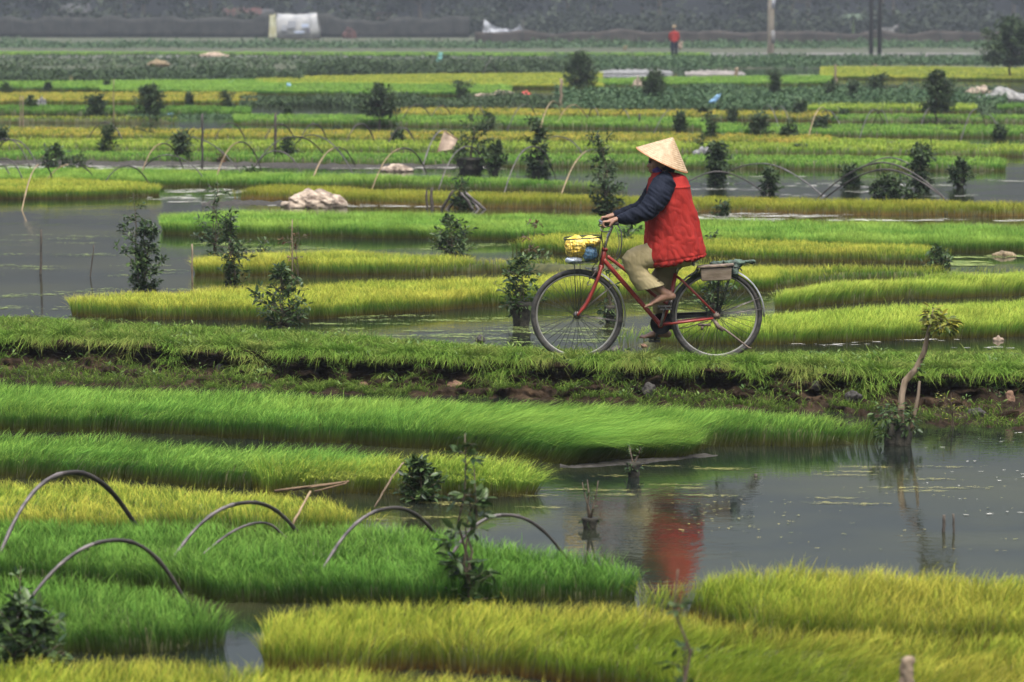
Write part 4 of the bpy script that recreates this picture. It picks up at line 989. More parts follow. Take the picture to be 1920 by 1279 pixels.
heap(945,184,169,86,'brown debris heap on the scrub line at centre','brownheap',4,'debris_heap','heap')
heap(905,182,174,36,'pale sack at the left end of the brown heap','net',5,'sack','sack',lumps=4)
heap(987,181,168,24,'small bright red bag right of the brown heap','redbag',6,'plastic_bag','bag',lumps=3)
heap(78,199,178,22,'small white bag beside the dark round shrub at left','whitebag',7,'plastic_bag','bag',lumps=3)
heap(1882,190,160,120,'grey white net heap at the right edge','whitenet',8) if False else None
M['whitenet']=simple('grey net cloth',(.11,.11,.105),.9,col2=(.24,.235,.22),nscale=6,bump=.8)
heap(1890,192,163,110,'wide grey white net heap touching the right edge','whitenet',8)
heap(1836,186,154,60,'tan net draped left of the grey white heap','net',9,lumps=5)
heap(1196,166,138,22,'pale sack standing by the second round tree','net',10,'sack','sack',lumps=3,asp=1)
heap(433,162,149,13,'tiny pale blue bag in the far green bed','blue',11,'plastic_bag','bag',lumps=2,asp=1)
heap(541,170,148,11,'dim blue grey bag on a stake in the far yellow bed','blue',12,'plastic_bag','bag',lumps=2,asp=1)
heap(318,217,210,14,'scrap of blue plastic in the channel at left','blue',13,'plastic_scrap','scrap',lumps=2)
heap(296,124,110,42,'pale straw bundle lying on the dark hedge','straw2',14,'straw_bundle','straw',z=.5)
heap(1532,88,78,11,'small tan bundle on the weeds left of the figure in red','straw2',15,'straw_bundle','straw') if False else None
heap(1172,96,79,10,'small tan bundle on the verge left of the figure in red','straw2',16,'straw_bundle','straw',lumps=2,asp=1)
heap(1641,129,117,8,'small tan bundle on a stake below the dark pole','straw2',17,'straw_bundle','straw',lumps=2,asp=1)
heap(133,155,134,9,'faded yellow rag at the foot of the dark hedge','paleyel',18,'rag','rag',lumps=2,asp=1)
heap(400,109,95,60,'low brown soil mound on the far strip at left','brownheap',19,'soil_mound','soil',z=0)
heap(1885,482,470,46,'tan straw pile floating at the right edge of the green channel','straw2',20,'straw_pile','straw')
heap(1873,640,629,26,'small brown clod in the water at right','brownheap',21,'soil_clod','soil',lumps=3)
M['stone']=simple('damp stone',(.022,.02,.018),.85,col2=(.06,.053,.046),nscale=8,bump=.5)
M['brick']=simple('broken brick',(.09,.045,.028),.85,col2=(.17,.10,.06),nscale=14,bump=.5)
def rock(px,py,wpx,hpx,mat,label,z,seed,name='stone'):
    s=scl(py,z); c=P(px,py,z); h=_bv.ray_cast(Vector((c.x,c.y,1)),Vector((0,0,-1)))
    y=P(px,py,0).y
    # walk back until the ray meets the bank
    d=ray(px,py); o_=Vector((0,0,HCAM)); hit=_bv.ray_cast(o_,d.normalized())
    if hit[0] is not None: c=hit[0]
    w_=wpx/s;m=MB(); m.ball((0,0,0),(w_*.5,w_*.38,hpx/s*.55),12,8)
    o=remeshed(m,name,M[mat],None,.006,lambda q:w_*.16*mnoise.fractal(q*(2.2/w_)+Vector((seed,0,0)),.8,2,3),1); o.location=c+Vector((0,.0,0)); o.rotation_euler=(0,random.Random(seed).uniform(-.4,.4),seed); tag(o,label,'stone','stones and bricks stuck in the bank')
for a in [(413,692,22,18,'stone','dark rounded stone low in the bank at left'),(1218,732,30,26,'stone','rounded stone at the foot of the bank under the pedals'),(855,722,40,9,'brick','flat orange brown shard in the bank at centre'),(682,723,18,9,'brick','small red shard left of the orange one'),(378,706,9,8,'brick','tiny red fragment below the dark rounded stone'),(1600,744,34,20,'stone','dark slab stone in the bank below the right beds'),(1893,752,24,34,'brick','upright brown stone near the right edge of the bank'),(1830,776,46,18,'stone','flat muddy slab at the foot of the bank at right'),(900,638,24,14,'stone','pale clod on the path edge left of the front wheel'),(1207,649,14,9,'brick','small brown clod on the path behind the lower foot'),(1150,656,30,8,'stone','flat dark clod on the path at the front tyre'),(1530,724,20,18,'stone','small grey stone in the bank at right of centre')]:
    rock(*a,.1,int(a[0]))
# straw mat leaning
def mat_panel():
    b=P(838,284,.1); root=empty('straw_mat',b); tag(root,'tan woven straw mat leaning beside the big dark sapling','mat')
    q=lambda x,y,dy=0: W(x,y,b.y+dy)-b
    v=[q(834,248,.3),q(858,262,.2),q(850,280,0),q(822,284,-.1),q(828,262,.1)]
    th=Vector((0,.04,0)); vv=v+[p+th for p in v]; n=5
    m=MB(); m.add(vv,[tuple(range(n)),tuple(range(2*n-1,n-1,-1))]+[(i,(i+1)%n,(i+1)%n+n,i+n) for i in range(n)]); m.build('panel',M['brownheap'],root,False)
    m=MB(); m.tube([q(834,247,.3),q(858,262,.2)],.02,6); m.tube([q(834,247,.32),q(820,286,-.1)],.018,6); m.build('frame',M['hoop_tan'],root)
mat_panel()
def cloth(name,loc,quad,mat,label,cat,seed,thick=.02,amp=.1,hole=None):
    """a draped sheet between four corners, with folds and thickness"""
    m=MB();nx,ny=26,14;v=[];f=[]; A,B,C_,D=[Vector(q) for q in quad]
    for j in range(ny):
        for i in range(nx):
            s=i/(nx-1);t=j/(ny-1); p=A.lerp(B,s).lerp(D.lerp(C_,s),t); e=(math.sin(math.pi*s)*math.sin(math.pi*t))
            p+=Vector((0,1,0))*amp*(mnoise.noise(Vector((s*7+seed,t*2,0)))*1.0+.5*mnoise.noise(Vector((s*14,t*4,seed)))); p.z-=amp*1.5*math.sin(math.pi*s)*(1-t)*.9; v.append(p)
    for j in range(ny-1):
        for i in range(nx-1): f.append((j*nx+i,j*nx+i+1,(j+1)*nx+i+1,(j+1)*nx+i))
    o=m.add(v,f).build(name,mat); o.location=loc; md=o.modifiers.new('t','SOLIDIFY'); md.thickness=thick; tag(o,label,cat); return o
# grey tarp thrown on a line at the back
Y=262; q=lambda x,y,dy=0: W(x,y,Y+dy)
def far_tarp():
    root=empty('tarpaulin',q(945,82)); tag(root,'grey crumpled tarpaulin slung between poles at the back','tarpaulin'); b=root.location
    r=lambda x,y,dy=0: q(x,y,dy)-b
    o=cloth('sheet',(0,0,0),[r(908,37),r(952,55,.2),r(948,70),r(904,66)],M['tarp'],None,None,3,amp=.16); o.parent=root
    o=cloth('sheet',(0,0,0),[r(951,53,.2),r(975,46),r(984,66),r(947,69,.1)],M['tarp'],None,None,5,amp=.2); o.parent=root
    o=cloth('sheet',(0,0,0),[r(948,68,.1),r(982,64),r(974,81),r(966,80)],M['tarp'],None,None,7,amp=.12); o.parent=root
    for x in (907,981): m=MB(); m.tube([r(x,86),r(x,36)],.04,6); m.build('pole',M['hoop_dark'],root)
M['tarp']=simple('grey tarpaulin',(.20,.21,.24),.6,col2=(.36,.38,.41),nscale=1.4)
far_tarp()
def white_scrap():
    Y=262; b=W(1667,82,Y); root=empty('white_sheet',b); tag(root,'small white sheet hung right of the dark pole','sheet'); r=lambda x,y: W(x,y,Y)-b
    o=cloth('cloth',(0,0,0),[r(1650,51),r(1684,46),r(1674,68),r(1656,66)],M['whitebag'],None,None,9,amp=.12); o.parent=root
    m=MB(); m.tube([r(1650,84),r(1650,48)],.035,6); m.build('pole',M['hoop_dark'],root); m=MB(); m.tube([r(1684,84),r(1684,45)],.035,6); m.build('pole',M['hoop_dark'],root)
white_scrap()
for i,(x,y0,y1,w_) in enumerate([(1615,46,57,6),(1703,54,63,5)]):
    c=W(x,(y0+y1)/2,266); heap(x,86,77,2,'x','whitebag',1) if False else None
# patchwork plastic tunnel hut
def hut():
    Y=268; c=W(552,73,Y); root=empty('plastic_hut',c); tag(root,'white patched plastic tunnel hut at the back left','hut')
    L=92/(F/Y); H=48/(F/Y); D=2.6
    for part,(a0,a1,mt) in {'cover':(.10,.86,'hutwhite'),'side_panel':(.86,1.0,'hutwhite')}.items():
        m=MB();v=[];f=[];nu,nv=14,18
        for i in range(nu):
            s=a0+(a1-a0)*i/(nu-1); x=-L/2+L*s
            for j in range(nv):
                a=math.pi*j/(nv-1); rr=1+.03*mnoise.noise(Vector((s*6,a*2,1))); sag=-.12*math.sin(math.pi*s)*(1 if 0<j<nv-1 else 0)
                sh=.0 if s>.1 else .0
                v.append((x+ (.10*math.sin(a)*L*(1 if s<.3 else -1 if s>.7 else 0))*abs(.5-s)*1.2, D/2-D/2*math.cos(a)*rr-.0, (H*(math.sin(a)**.55)+sag)*rr))
        for i in range(nu-1):
            for j in range(nv-1): f.append((i*nv+j,(i+1)*nv+j,(i+1)*nv+j+1,i*nv+j+1))
        o=m.add(v,f).build(part,M[mt],root); md=o.modifiers.new('t','SOLIDIFY'); md.thickness=.03
    o=cloth('end_sheet',(0,0,0),[(-L*.5,0,H*.92),(-L*.38,-.06,H*.98),(-L*.36,-.1,.05),(-L*.52,0,.02)],M['hutyellow'],None,None,2,amp=.06); o.parent=root
    for k,(x,z,w_,h_,mt) in enumerate([(-.05,.55,.16,.28,'patchgrey'),(.22,.5,.14,.12,'patchblue'),(.28,.3,.07,.2,'patchdark'),(-.2,.42,.10,.22,'patchgrey'),(.1,.25,.2,.06,'patchblue')]):
        m=MB(); m.box((L*x,-.10,H*z),(L*w_,.03,H*h_)); m.build('patch',M[mt],root,False)
    m=MB(); m.box((0,-.05,-.02),(L*1.05,.15,.12)); m.build('sill',M['post'],root,False)
M['hutwhite']=simple('worn white plastic',(.17,.175,.18),.85,col2=(.30,.30,.29),nscale=1.2); M['hutyellow']=simple('yellowed plastic',(.30,.28,.14),.7,col2=(.42,.42,.3),nscale=2)
M['patchgrey']=simple('grey patch',(.26,.27,.30),.7); M['patchblue']=simple('blue patch',(.36,.42,.56),.7); M['patchdark']=simple('dark opening',(.10,.10,.12),.9)
hut()
# netting fence along the back, in two stretches
def fence(label,x0,x1,yb,yt,mat,n,seed):
    Yf=P(960,yb,.05).y; a=W(x0,yb,Yf); b=W(x1,yb,Yf); a.z=b.z=.05; root=empty('netting_fence',a); tag(root,label,'fence'); L=b.x-a.x; H=(yb-yt)/(F/Yf)
    m=MB();v=[];f=[];N_=90
    for i in range(N_):
        x=L*i/(N_-1); h=H*(1+.42*mnoise.noise(Vector((x*.45,seed,0)))+.2*mnoise.noise(Vector((x*.13,seed,7)))+.05*mnoise.noise(Vector((x*1.1,seed,4)))); 
        for j in range(5): v.append((x,.12*mnoise.noise(Vector((x*.9,j,seed))),h*j/4))
    for i in range(N_-1):
        for j in range(4): f.append((i*5+j,(i+1)*5+j,(i+1)*5+j+1,i*5+j+1))
    o=m.add(v,f).build('netting',M[mat],root); md=o.modifiers.new('t','SOLIDIFY'); md.thickness=.03
    for i in range(n):
        x=L*(i+.5+.35*mnoise.noise(Vector((i*1.7,seed,0))))/n; m=MB(); m.tube([(x,-.08,-.1),(x+.03,-.08,H*1.12)],.04,6); m.build('post',M['netdark'],root)
M['netdark']=simple('dark netting',(.010,.011,.010),.95,col2=(.032,.032,.029),nscale=1.5); M['netbrown']=simple('brown netting',(.022,.018,.016),.9,col2=(.05,.042,.036),nscale=1.2)
fence('dark netting fence along the left part of the back, behind the hut',-420,880,71,33,'netdark',22,1)
fence('brownish netting fence along the right part of the back',890,2340,84,60,'netbrown',26,2)
# sheds and rubbish half hidden behind the left fence
def shed(px,yb,yt,wpx,wall,roof,label):
    Y=318; c=W(px,yb,Y); c.z=.05; s=F/Y; Wd=wpx/s; H=max(1.2,(2.83-(yt-8)/s)); root=empty('shed',c); tag(root,label,'shed')
    m=MB(); m.box((0,1.5,H*.36),(Wd,3,H*.72)); m.build('wall',M[wall],root,False)
    m=MB(); m.add([(-Wd*.55,-.2,H*.7),(Wd*.55,-.2,H*.7),(Wd*.55,3.3,H*.7),(-Wd*.55,3.3,H*.7),(-Wd*.5,1.5,H),(Wd*.5,1.5,H)],[(0,1,5,4),(2,3,4,5),(0,4,3),(1,2,5),(0,3,2,1)]); m.build('roof',M[roof],root,False)
    m=MB(); m.box((Wd*.15,-.02,H*.42),(Wd*.18,.06,H*.3)); m.build('window',M['patchdark'],root,False)
M['roofgrey']=simple('grey roof',(.02,.02,.022),.95,col2=(.05,.05,.05),nscale=1.5); M['tile']=simple('red tile',(.03,.014,.012),.95,col2=(.07,.025,.02),nscale=2); M['wallpale']=simple('pale dirty wall',(.06,.055,.05),.9,col2=(.13,.11,.10),nscale=1); M['wallblue']=simple('blue grey wall',(.10,.13,.20),.8)
shed(140,70,8,50,'wallpale','roofgrey','pale low shed at the back left beyond the fence')
shed(452,70,16,72,'tile','tile','reddish shed just left of the white patched hut')
shed(500,70,18,22,'wallblue','roofgrey','narrow blue grey shed squeezed behind the reddish one')
shed(700,72,24,70,'wallpale','tile','brownish low shed right of the white patched hut')
heap(655,74,40,30,'red and white rubbish pile right of the hut','tile',31,'rubbish_pile','rubbish',lumps=4)
# white ground sheets
def ground_sheet(label,x0,x1,yb,yt,seed):
    a=P(x0,yb,.02);b=P(x1,yb,.02); Yb=P(960,yb,.02).y; L=b.x-a.x; m=MB();v=[];f=[];H=(yb-yt)/(F/Yb)*.8; nx=40
    for i in range(nx):
        for j in range(7):
            t=j/6; hh=H*math.sin(math.pi*t)*(1+.4*mnoise.noise(Vector((i*.5,j,seed))))*math.sin(math.pi*min(1,max(0.04,i/(nx-1)*.96+.02)))**.3
            v.append((L*i/(nx-1),1.6*t,hh))
    for i in range(nx-1):
        for j in range(6): f.append((i*7+j,(i+1)*7+j,(i+1)*7+j+1,i*7+j+1))
    o=m.add(v,f).build('ground_sheet',M['whitebag' if seed<3 else 'sheettan']); o.location=a; tag(o,label,'ground sheet')
M['sheettan']=simple('dusty plastic sheet',(.10,.09,.08),.85,col2=(.22,.2,.18),nscale=2)
ground_sheet('bright white plastic ground sheet left of the tallest round tree',996,1052,138,126,1)
ground_sheet('thin white plastic strip right of the tallest round tree',1125,1262,138,130,2)
ground_sheet('dusty plastic strip on the field left of the white sheet',925,995,136,127,4)
ground_sheet('low tan plastic strip at right below the pale pole',1285,1398,141,131,5)
ground_sheet('small dusty plastic heap at left end of the strip',882,902,136,126,6)
ground_sheet('broken plastic strip right of the brown stake',1480,1560,147,140,7)
# blue rag and teal rag on sticks
def rag(px0,py0,px1,py1,by,mat,label,wd=5):
    b=P(px0,by,0); root=empty('rag_on_stick',b); tag(root,label,'rag'); q=lambda x,y: W(x,y,b.y)-b
    m=MB(); m.tube([q(px0,by)+Vector((0,0,-.05)),q(px0,py0)],.012,5); m.build('stick',M['hoop_dark'],root)
    o=cloth('cloth',(0,0,0),[q(px0,py0),q(px0+wd,py0),q(px1+wd*1.6,py1),q(px1-wd*.6,py1)],M[mat],None,None,3,amp=.05); o.parent=root
rag(1346,176,1332,193,206,'blue','pale blue rag flag in the leafy crop right of the hat',6)
rag(825,97,820,116,124,'teal','teal rag on a stick at the far verge',5)
# utility poles
def upole(px,by,label,wpx,mat,twin=False):
    b=P(px,by,.05); root=empty('utility_pole',b); tag(root,label,'pole'); s=F/b.y; w_=wpx/s
    for dx in ([-.35,.35] if twin else [0]):
        m=MB(); m.tube([(dx*w_*1.5,0,-.2),(dx*w_*1.5,0,4),(dx*w_*1.5,0,8.5)],[w_*(.28 if twin else .5),w_*(.26 if twin else .46),w_*(.2 if twin else .34)],10); m.build('pole',M[mat],root)
    if twin:
        for z in (1.2,2.2,3.4,5,6.5): m=MB(); m.box((0,0,z),(w_*1.1,.06,.08)); m.build('brace',M[mat],root,False)
    else:
        for z0,z1,mt in ((.62,1.35,'whitebag'),(2.55,3.2,'patchgrey')):
            m=MB(); m.tube([(w_*.25,-w_*.28,z0),(w_*.25,-w_*.28,z1)],w_*.32,8); m.build('cable_guard',M[mt],root)
    m=MB(); m.box((0,0,7.8),(1.6,.1,.12)); m.build('crossarm',M[mat],root,False)
M['concrete']=simple('pale concrete pole',(.34,.29,.22),.85,col2=(.48,.42,.34),nscale=3); M['darkpole']=simple('dark iron pole',(.02,.02,.02),.7)
upole(1445,104,'pale concrete utility pole with a white cable guard',13,'concrete')
upole(1641,102,'dark twin legged utility pole at the back right',15,'darkpole',True)

stub()
# ------------------------------------------------------------ bicycle and rider
# K(u,v,y): measured in the side view, 682 units per metre; y is sideways (towards the viewer is negative)
def K(u,v,y=0): return Vector(((u-698)/682, y, (1215-v)/682))
BASEP=P(1212,676,.22); BASEP.z=.217
M['redpaint']=simple('worn red paint',(.16,.014,.010),.38,col2=(.27,.03,.02),nscale=14,spec=.5,contrast=(.3,.6))
M['chrome']=simple('dull chrome',(.55,.56,.58),.25,metal=1,col2=(.35,.33,.30),nscale=10)
M['steel']=simple('grey steel',(.22,.21,.20),.4,metal=.8,col2=(.12,.09,.07),nscale=30)
M['blackmetal']=simple('black metal',(.012,.012,.012),.45); M['rubber']=simple('black rubber',(.016,.016,.016),.75,col2=(.05,.045,.04),nscale=30)
M['rimm']=simple('dusty alloy rim',(.30,.29,.27),.5,metal=.4,col2=(.18,.17,.15),nscale=10)
M['rustbrown']=simple('rusty steel',(.05,.035,.028),.6,col2=(.15,.11,.08),nscale=40)
M['wire']=simple('dark wire',(.03,.035,.03),.4,metal=.5)
bike=empty('bicycle',BASEP); tag(bike,'old red step through bicycle ridden left along the bank','bicycle')
def tb(name,pts,rad,mat,par,n=10,sy=1.0):
    m=MB(); m.tube(pts,rad,n,sy=sy); return m.build(name,M[mat],par)
def smooth(pts,n=16):
    pts=[Vector(p) for p in pts]; out_=[]
    for i in range(len(pts)-1):
        p0=pts[max(0,i-1)];p1=pts[i];p2=pts[i+1];p3=pts[min(len(pts)-1,i+2)]
        for k in range(n):
            t=k/n; out_.append(.5*((2*p1)+(p2-p0)*t+(2*p0-5*p1+4*p2-p3)*t*t+(3*p1-p0-3*p2+p3)*t**3))
    out_.append(pts[-1]); return out_
FH=K(349,985); RH=K(1047,985); RW=.338
def wheel(c,seed,label=None):
    e=empty('wheel',c); e.parent=bike
    nseg=72
    def ring(r,y=0): return [Vector((math.cos(2*math.pi*i/nseg)*r,y,math.sin(2*math.pi*i/nseg)*r)) for i in range(nseg)]
    m=MB(); m.tube(ring(RW-.0175),.019,12,closed=True); m.build('tyre',M['rubber'],e)
    m=MB(); m.tube(ring(RW-.040),.0085,8,closed=True,sy=1.15); m.build('rim',M['rimm'],e)
    m=MB(); m.tube([(0,-.05,0),(0,-.032,0),(0,-.03,0),(0,.03,0),(0,.032,0),(0,.05,0)],[.012,.012,.022,.022,.012,.012],12); m.tube([(0,-.028,0),(0,-.024,0)],.028,14);m.tube([(0,.024,0),(0,.028,0)],.028,14); m.build('hub',M['steel'],e)
    m=MB()
    for k in range(36):
        a=2*math.pi*k/36; sgn=1 if k%2 else -1; off=(.55 if (k//2)%2 else -.55)
        m.tube([(math.cos(a+off)*.025,.026*sgn,math.sin(a+off)*.025),(math.cos(a)*(RW-.05),0,math.sin(a)*(RW-.05))],.0017,4)
    m.build('spokes',M['wire'],e)
wheel(FH,1); wheel(RH,2)
# frame
BB=K(768,1035)
def fr():
    m=MB()
    m.tube([K(487,655),K(470,742)],.019,12)
    m.tube(smooth([K(480,705),K(610,855),BB],8),[.0165]*17,12)
    m.tube(smooth([K(500,690),K(610,775),K(735,885),K(808,930)],8),[.0125]*25,12)
    m.tube([BB,K(812,930),K(843,775)],.0155,12)
    for s in (-1,1):
        m.tube([K(846,790,.018*s),K(880,815,.045*s),K(1040,975,.058*s)],[.009,.009,.008],8)
        m.tube([K(780,1032,.03*s),K(830,1024,.05*s),K(1035,998,.058*s)],[.011,.010,.009],8)
    m.tube([BB+Vector((0,-.038,0)),BB+Vector((0,.038,0))],.021,12)
    m.tube([K(490,648),K(486,662)],.022,12); m.tube([K(472,735),K(468,748)],.022,12)
    return m.build('frame',M['redpaint'],bike)
fr()
m=MB()
for s in (-1,1):
    m.tube(smooth([K(468,748,.022*s),K(452,800,.048*s),K(432,850,.052*s),K(400,920,.052*s),K(372,958,.052*s),FH+Vector((0,.052*s,0))],5),[.0135]*6+[.0125]*10+[.011]*5+[.0095]*5,10)
m.tube([K(468,748,-.035),K(468,748,.035)],.014,8); m.build('fork',M['redpaint'],bike)
# handlebar
m=MB(); m.tube(smooth([K(486,655),K(500,600),K(522,548),K(526,540)],6),.011,10)
def barpath(s): return smooth([K(524,542,0),K(505,532,.06*s),K(478,527,.14*s),K(466,522,.20*s),K(480,518,.245*s),K(512,514,.262*s),K(548,512,.268*s)],6)
for s in (-1,1): m.tube(barpath(s),.0105,10)
hb=m.build('handlebar',M['chrome'],bike)
for s in (-1,1):
    m=MB(); m.tube([K(480,518,.246*s),K(512,514,.262*s),K(552,512,.268*s)],.0155,10); m.build('grip',M['rubber'],hb)
    m=MB(); m.tube(smooth([K(470,524,.20*s),K(462,545,.225*s),K(480,556,.25*s),K(512,552,.262*s)],5),.0045,6); m.build('brake_lever',M['steel'],hb)
m=MB()
m.tube(smooth([K(470,530,-.2),K(470,580,-.10),K(476,630,-.03),K(470,690,-.02),K(430,740,-.02),K(410,800,-.03)],8),.003,6)
m.tube(smooth([K(540,522,.2),K(568,560,.12),K(574,620,.06),K(560,690,.03),K(530,715,.02),K(500,700,.01)],8),.0045,6)
m.tube(smooth([K(530,530,.18),K(556,580,.12),K(560,640,.07),K(545,690,.03)],8),.003,6)
m.tube(smooth([K(480,540,-.15),K(468,590,-.06),K(488,655,-.03)],8),.0028,6)
m.build('brake_cable',M['blackmetal'],bike)
m=MB(); m.box(K(438,765),(.04,.07,.05)); m.tube([K(445,760,-.03),K(425,790,-.04),K(408,800,-.04)],.006,6); m.tube(smooth([K(408,812,-.045),K(400,822,-.045),K(405,832,-.045),K(420,826,-.045)],4),.004,6); m.build('brake_caliper',M['steel'],bike)
# fenders
def fender(name,c,a0,a1,mat,w=.026,tail=None):
    m=MB();v=[];f=[];n=30;k=7
    for i in range(n):
        a=R(a0+(a1-a0)*i/(n-1))
        for j in range(k):
            b=math.pi*(j/(k-1)-.5); rr=RW+.010+math.cos(b)*.011; v.append(c+Vector((math.cos(a)*rr,math.sin(b)*w,math.sin(a)*rr)))
    for i in range(n-1):
        for j in range(k-1): f.append((i*k+j,(i+1)*k+j,(i+1)*k+j+1,i*k+j+1))
    o=m.add(v,f).build(name,M[mat],bike); md=o.modifiers.new('t','SOLIDIFY'); md.thickness=.0015; return o
fender('front_fender',FH,80,-14,'fenderm'); fender('rear_fender',RH,168,-2,'fenderm')
m=MB()
for c,a in ((FH,-8),(FH,40),(RH,22),(RH,8)):
    for s in (-1,1):
        e=c+Vector((math.cos(R(a))*(RW+.012),.024*s,math.sin(R(a))*(RW+.012))); m.tube([c+Vector((0,.05*s,0)),e],.0026,5)
m.build('fender_stay',M['steel'],bike)
# chain case, cranks, pedals
m=MB(); n=28; v=[]
def plate(pts,y0,y1):
    k=len(pts); vv=[Vector((p.x,y0,p.z)) for p in pts]+[Vector((p.x,y1,p.z)) for p in pts]
    m.add(vv,[tuple(range(k)),tuple(range(2*k-1,k-1,-1))]+[(i,(i+1)%k,(i+1)%k+k,i+k) for i in range(k)])
cc=BB+Vector((.004,0,.004)); rc=.078
out=[cc+Vector((math.cos(R(a))*rc,0,math.sin(R(a))*rc)) for a in range(75,331,12)]
plate(out+[K(830,1062),K(835,1010),K(1005,995),K(1003,972)],.045,.060); m.build('chain_case',M['blackmetal'],bike)
m=MB(); m.tube([K(820,1060,.052),K(900,1052,.052),K(1010,1018,.052)],.004,5); m.build('chain',M['rustbrown'],bike)
PU=K(790,940,-.115); PD=K(742,1118,.115)
def crank(p,s,pn):
    m=MB(); m.tube([BB+Vector((0,.045*s,0)),BB+Vector((0,.062*s,0)),Vector((p.x,.072*s,p.z))],[.013,.011,.009],8); o=m.build('crank',M['steel'],bike)
    m=MB(); m.box(p+Vector((0,0,.010)),(.085,.075,.010)); m.box(p-Vector((0,0,.010)),(.085,.075,.010)); m.tube([Vector((p.x,.07*s,p.z)),Vector((p.x,.155*s,p.z))],.007,8); m.build('pedal',M['rubber'],o,False)
crank(PU,-1,'p'); crank(PD,1,'p')
# seat
tb('seat_post',[K(843,785),K(866,705)],.0125,'chrome',bike)
def saddle():
    m=MB(); rg=[]
    for i,(u,wd,h) in enumerate([(780,.02,.012),(800,.03,.02),(838,.045,.025),(885,.085,.03),(920,.105,.035),(945,.095,.03),(958,.06,.02)]):
        c=K(u,704-3*i*.5); rg.append([c+Vector((0,math.cos(a)*wd,math.sin(a)*h)) for a in [2*math.pi*k/14 for k in range(14)]])
    m.rings(rg); m.build('saddle',M['seatcloth'],bike)
    m=MB(); 
    for s in (-1,1): m.tube(smooth([K(800,702,.02*s),K(840,724,.025*s),K(880,726,.03*s),K(950,712,.05*s)],4),.004,6)
    for s in (-1,1):
        pts=[K(885+30*math.sin(i*.35)/1.2,715+i*1.5,(.045)*s) for i in range(14)]; m.tube([K(930+9*math.cos(i*1.3),712+i*1.7,.05*s+.012*math.sin(i*1.3)) for i in range(16)],.003,5)
    m.build('saddle_spring',M['chrome'],bike)
M['seatcloth']=simple('worn black saddle',(.03,.032,.035),.7,col2=(.13,.14,.16),nscale=16)
saddle()
# rear rack and stand
m=MB()
for s in (-1,1):
    m.tube(smooth([K(905,790,.03*s),K(945,778,.055*s),K(960,742,.06*s),K(1060,736,.06*s),K(1150,742,.06*s),K(1172,760,.05*s)],4),.0045,6)
    m.tube([K(1060,738,.06*s),K(1052,985,.062*s)],.0045,6); m.tube([K(1130,740,.06*s),K(1056,985,.063*s)],.004,6)
for u in (965,1000,1040,1080,1120,1150): m.tube([K(u,738,-.06),K(u,738,.06)],.003,5)
m.tube(smooth([K(1010,810,-.065),K(1040,850,-.07),K(1090,858,-.07),K(1130,830,-.07),K(1145,780,-.065)],6),.003,5)
m.build('rear_rack',M['wire'],bike)
for k in range(3): m=MB(); m.tube([K(925+k*12,778,-.05),K(945+k*12,752,-.055)],.003,5); m.build('spring_clip',M['wire'],bike)
m=MB(); m.tube([K(1050,1030,-.065),K(1100,1062,-.075),K(1205,1142,-.10),K(1220,1146,-.10)],[.009,.008,.006,.007],8); m.tube([K(1030,1000,-.06),K(1055,1040,-.066),K(1080,1060,-.07)],[.012,.017,.011],8); m.build('kickstand',M['rustbrown'],bike)
m=MB(); m.box(K(985,1032,-.05),(.09,.02,.018)); m.box(K(975,1045,-.05),(.02,.02,.04)); m.tube([K(1047,985,-.075),K(1047,985,-.045)],.024,12); m.build('axle_bracket',M['rustbrown'],bike)
m=MB(); m.tube([K(822,905,-.03),K(810,940,-.03)],.016,10); m.box(K(770,945,-.02),(.05,.02,.03)); m.build('dynamo',M['steel'],bike)
# basket
def basket():
    m=MB(); top=[];bot=[]
    def rr(u0,u1,v0,v1,w,k):
        a=2*math.pi*k/30; c,s=math.cos(a),math.sin(a); x=math.copysign(abs(c)**.45,c); y=math.copysign(abs(s)**.45,s)
        return K((u0+u1)/2+(u1-u0)/2*x,(v0+v1)/2+(v1-v0)/2*x,w*y)
    T=[rr(283,468,602,590,.15,k) for k in range(30)]; B=[rr(308,452,722,716,.115,k) for k in range(30)]
    m.tube(T,.0035,6,closed=True); m.tube([p+Vector((0,0,.004)) for p in T],.0025,5,closed=True)
    for t in (.12,.25,.4,.55,.7,.85,1): m.tube([a.lerp(b,t) for a,b in zip(T,B)],.0011 if t<1 else .003,4,closed=True)
    for k in range(30): m.tube([T[k],B[k]],.0011,4)
    for q in range(1,9):
        u=308+144*q/9; m.tube([K(u,719,-.112),K(u,719,.112)],.0013,4)
    for s in (-.08,-.04,0,.04,.08): m.tube([K(310,722,s),K(450,716,s)],.0013,4)
    o=m.build('basket',M['wire'],bike)
    m=MB()
    for s in (-1,1): m.tube([K(336,722,.06*s),K(338,800,.058*s),K(347,985,.06*s)],.0028,5)
    m.tube(smooth([K(364,722,-.06),K(362,800,-.06),K(366,850,-.06),K(352,985,-.06)],5),.0024,5)
    m.build('basket_stay',M['wire'],bike)
basket()
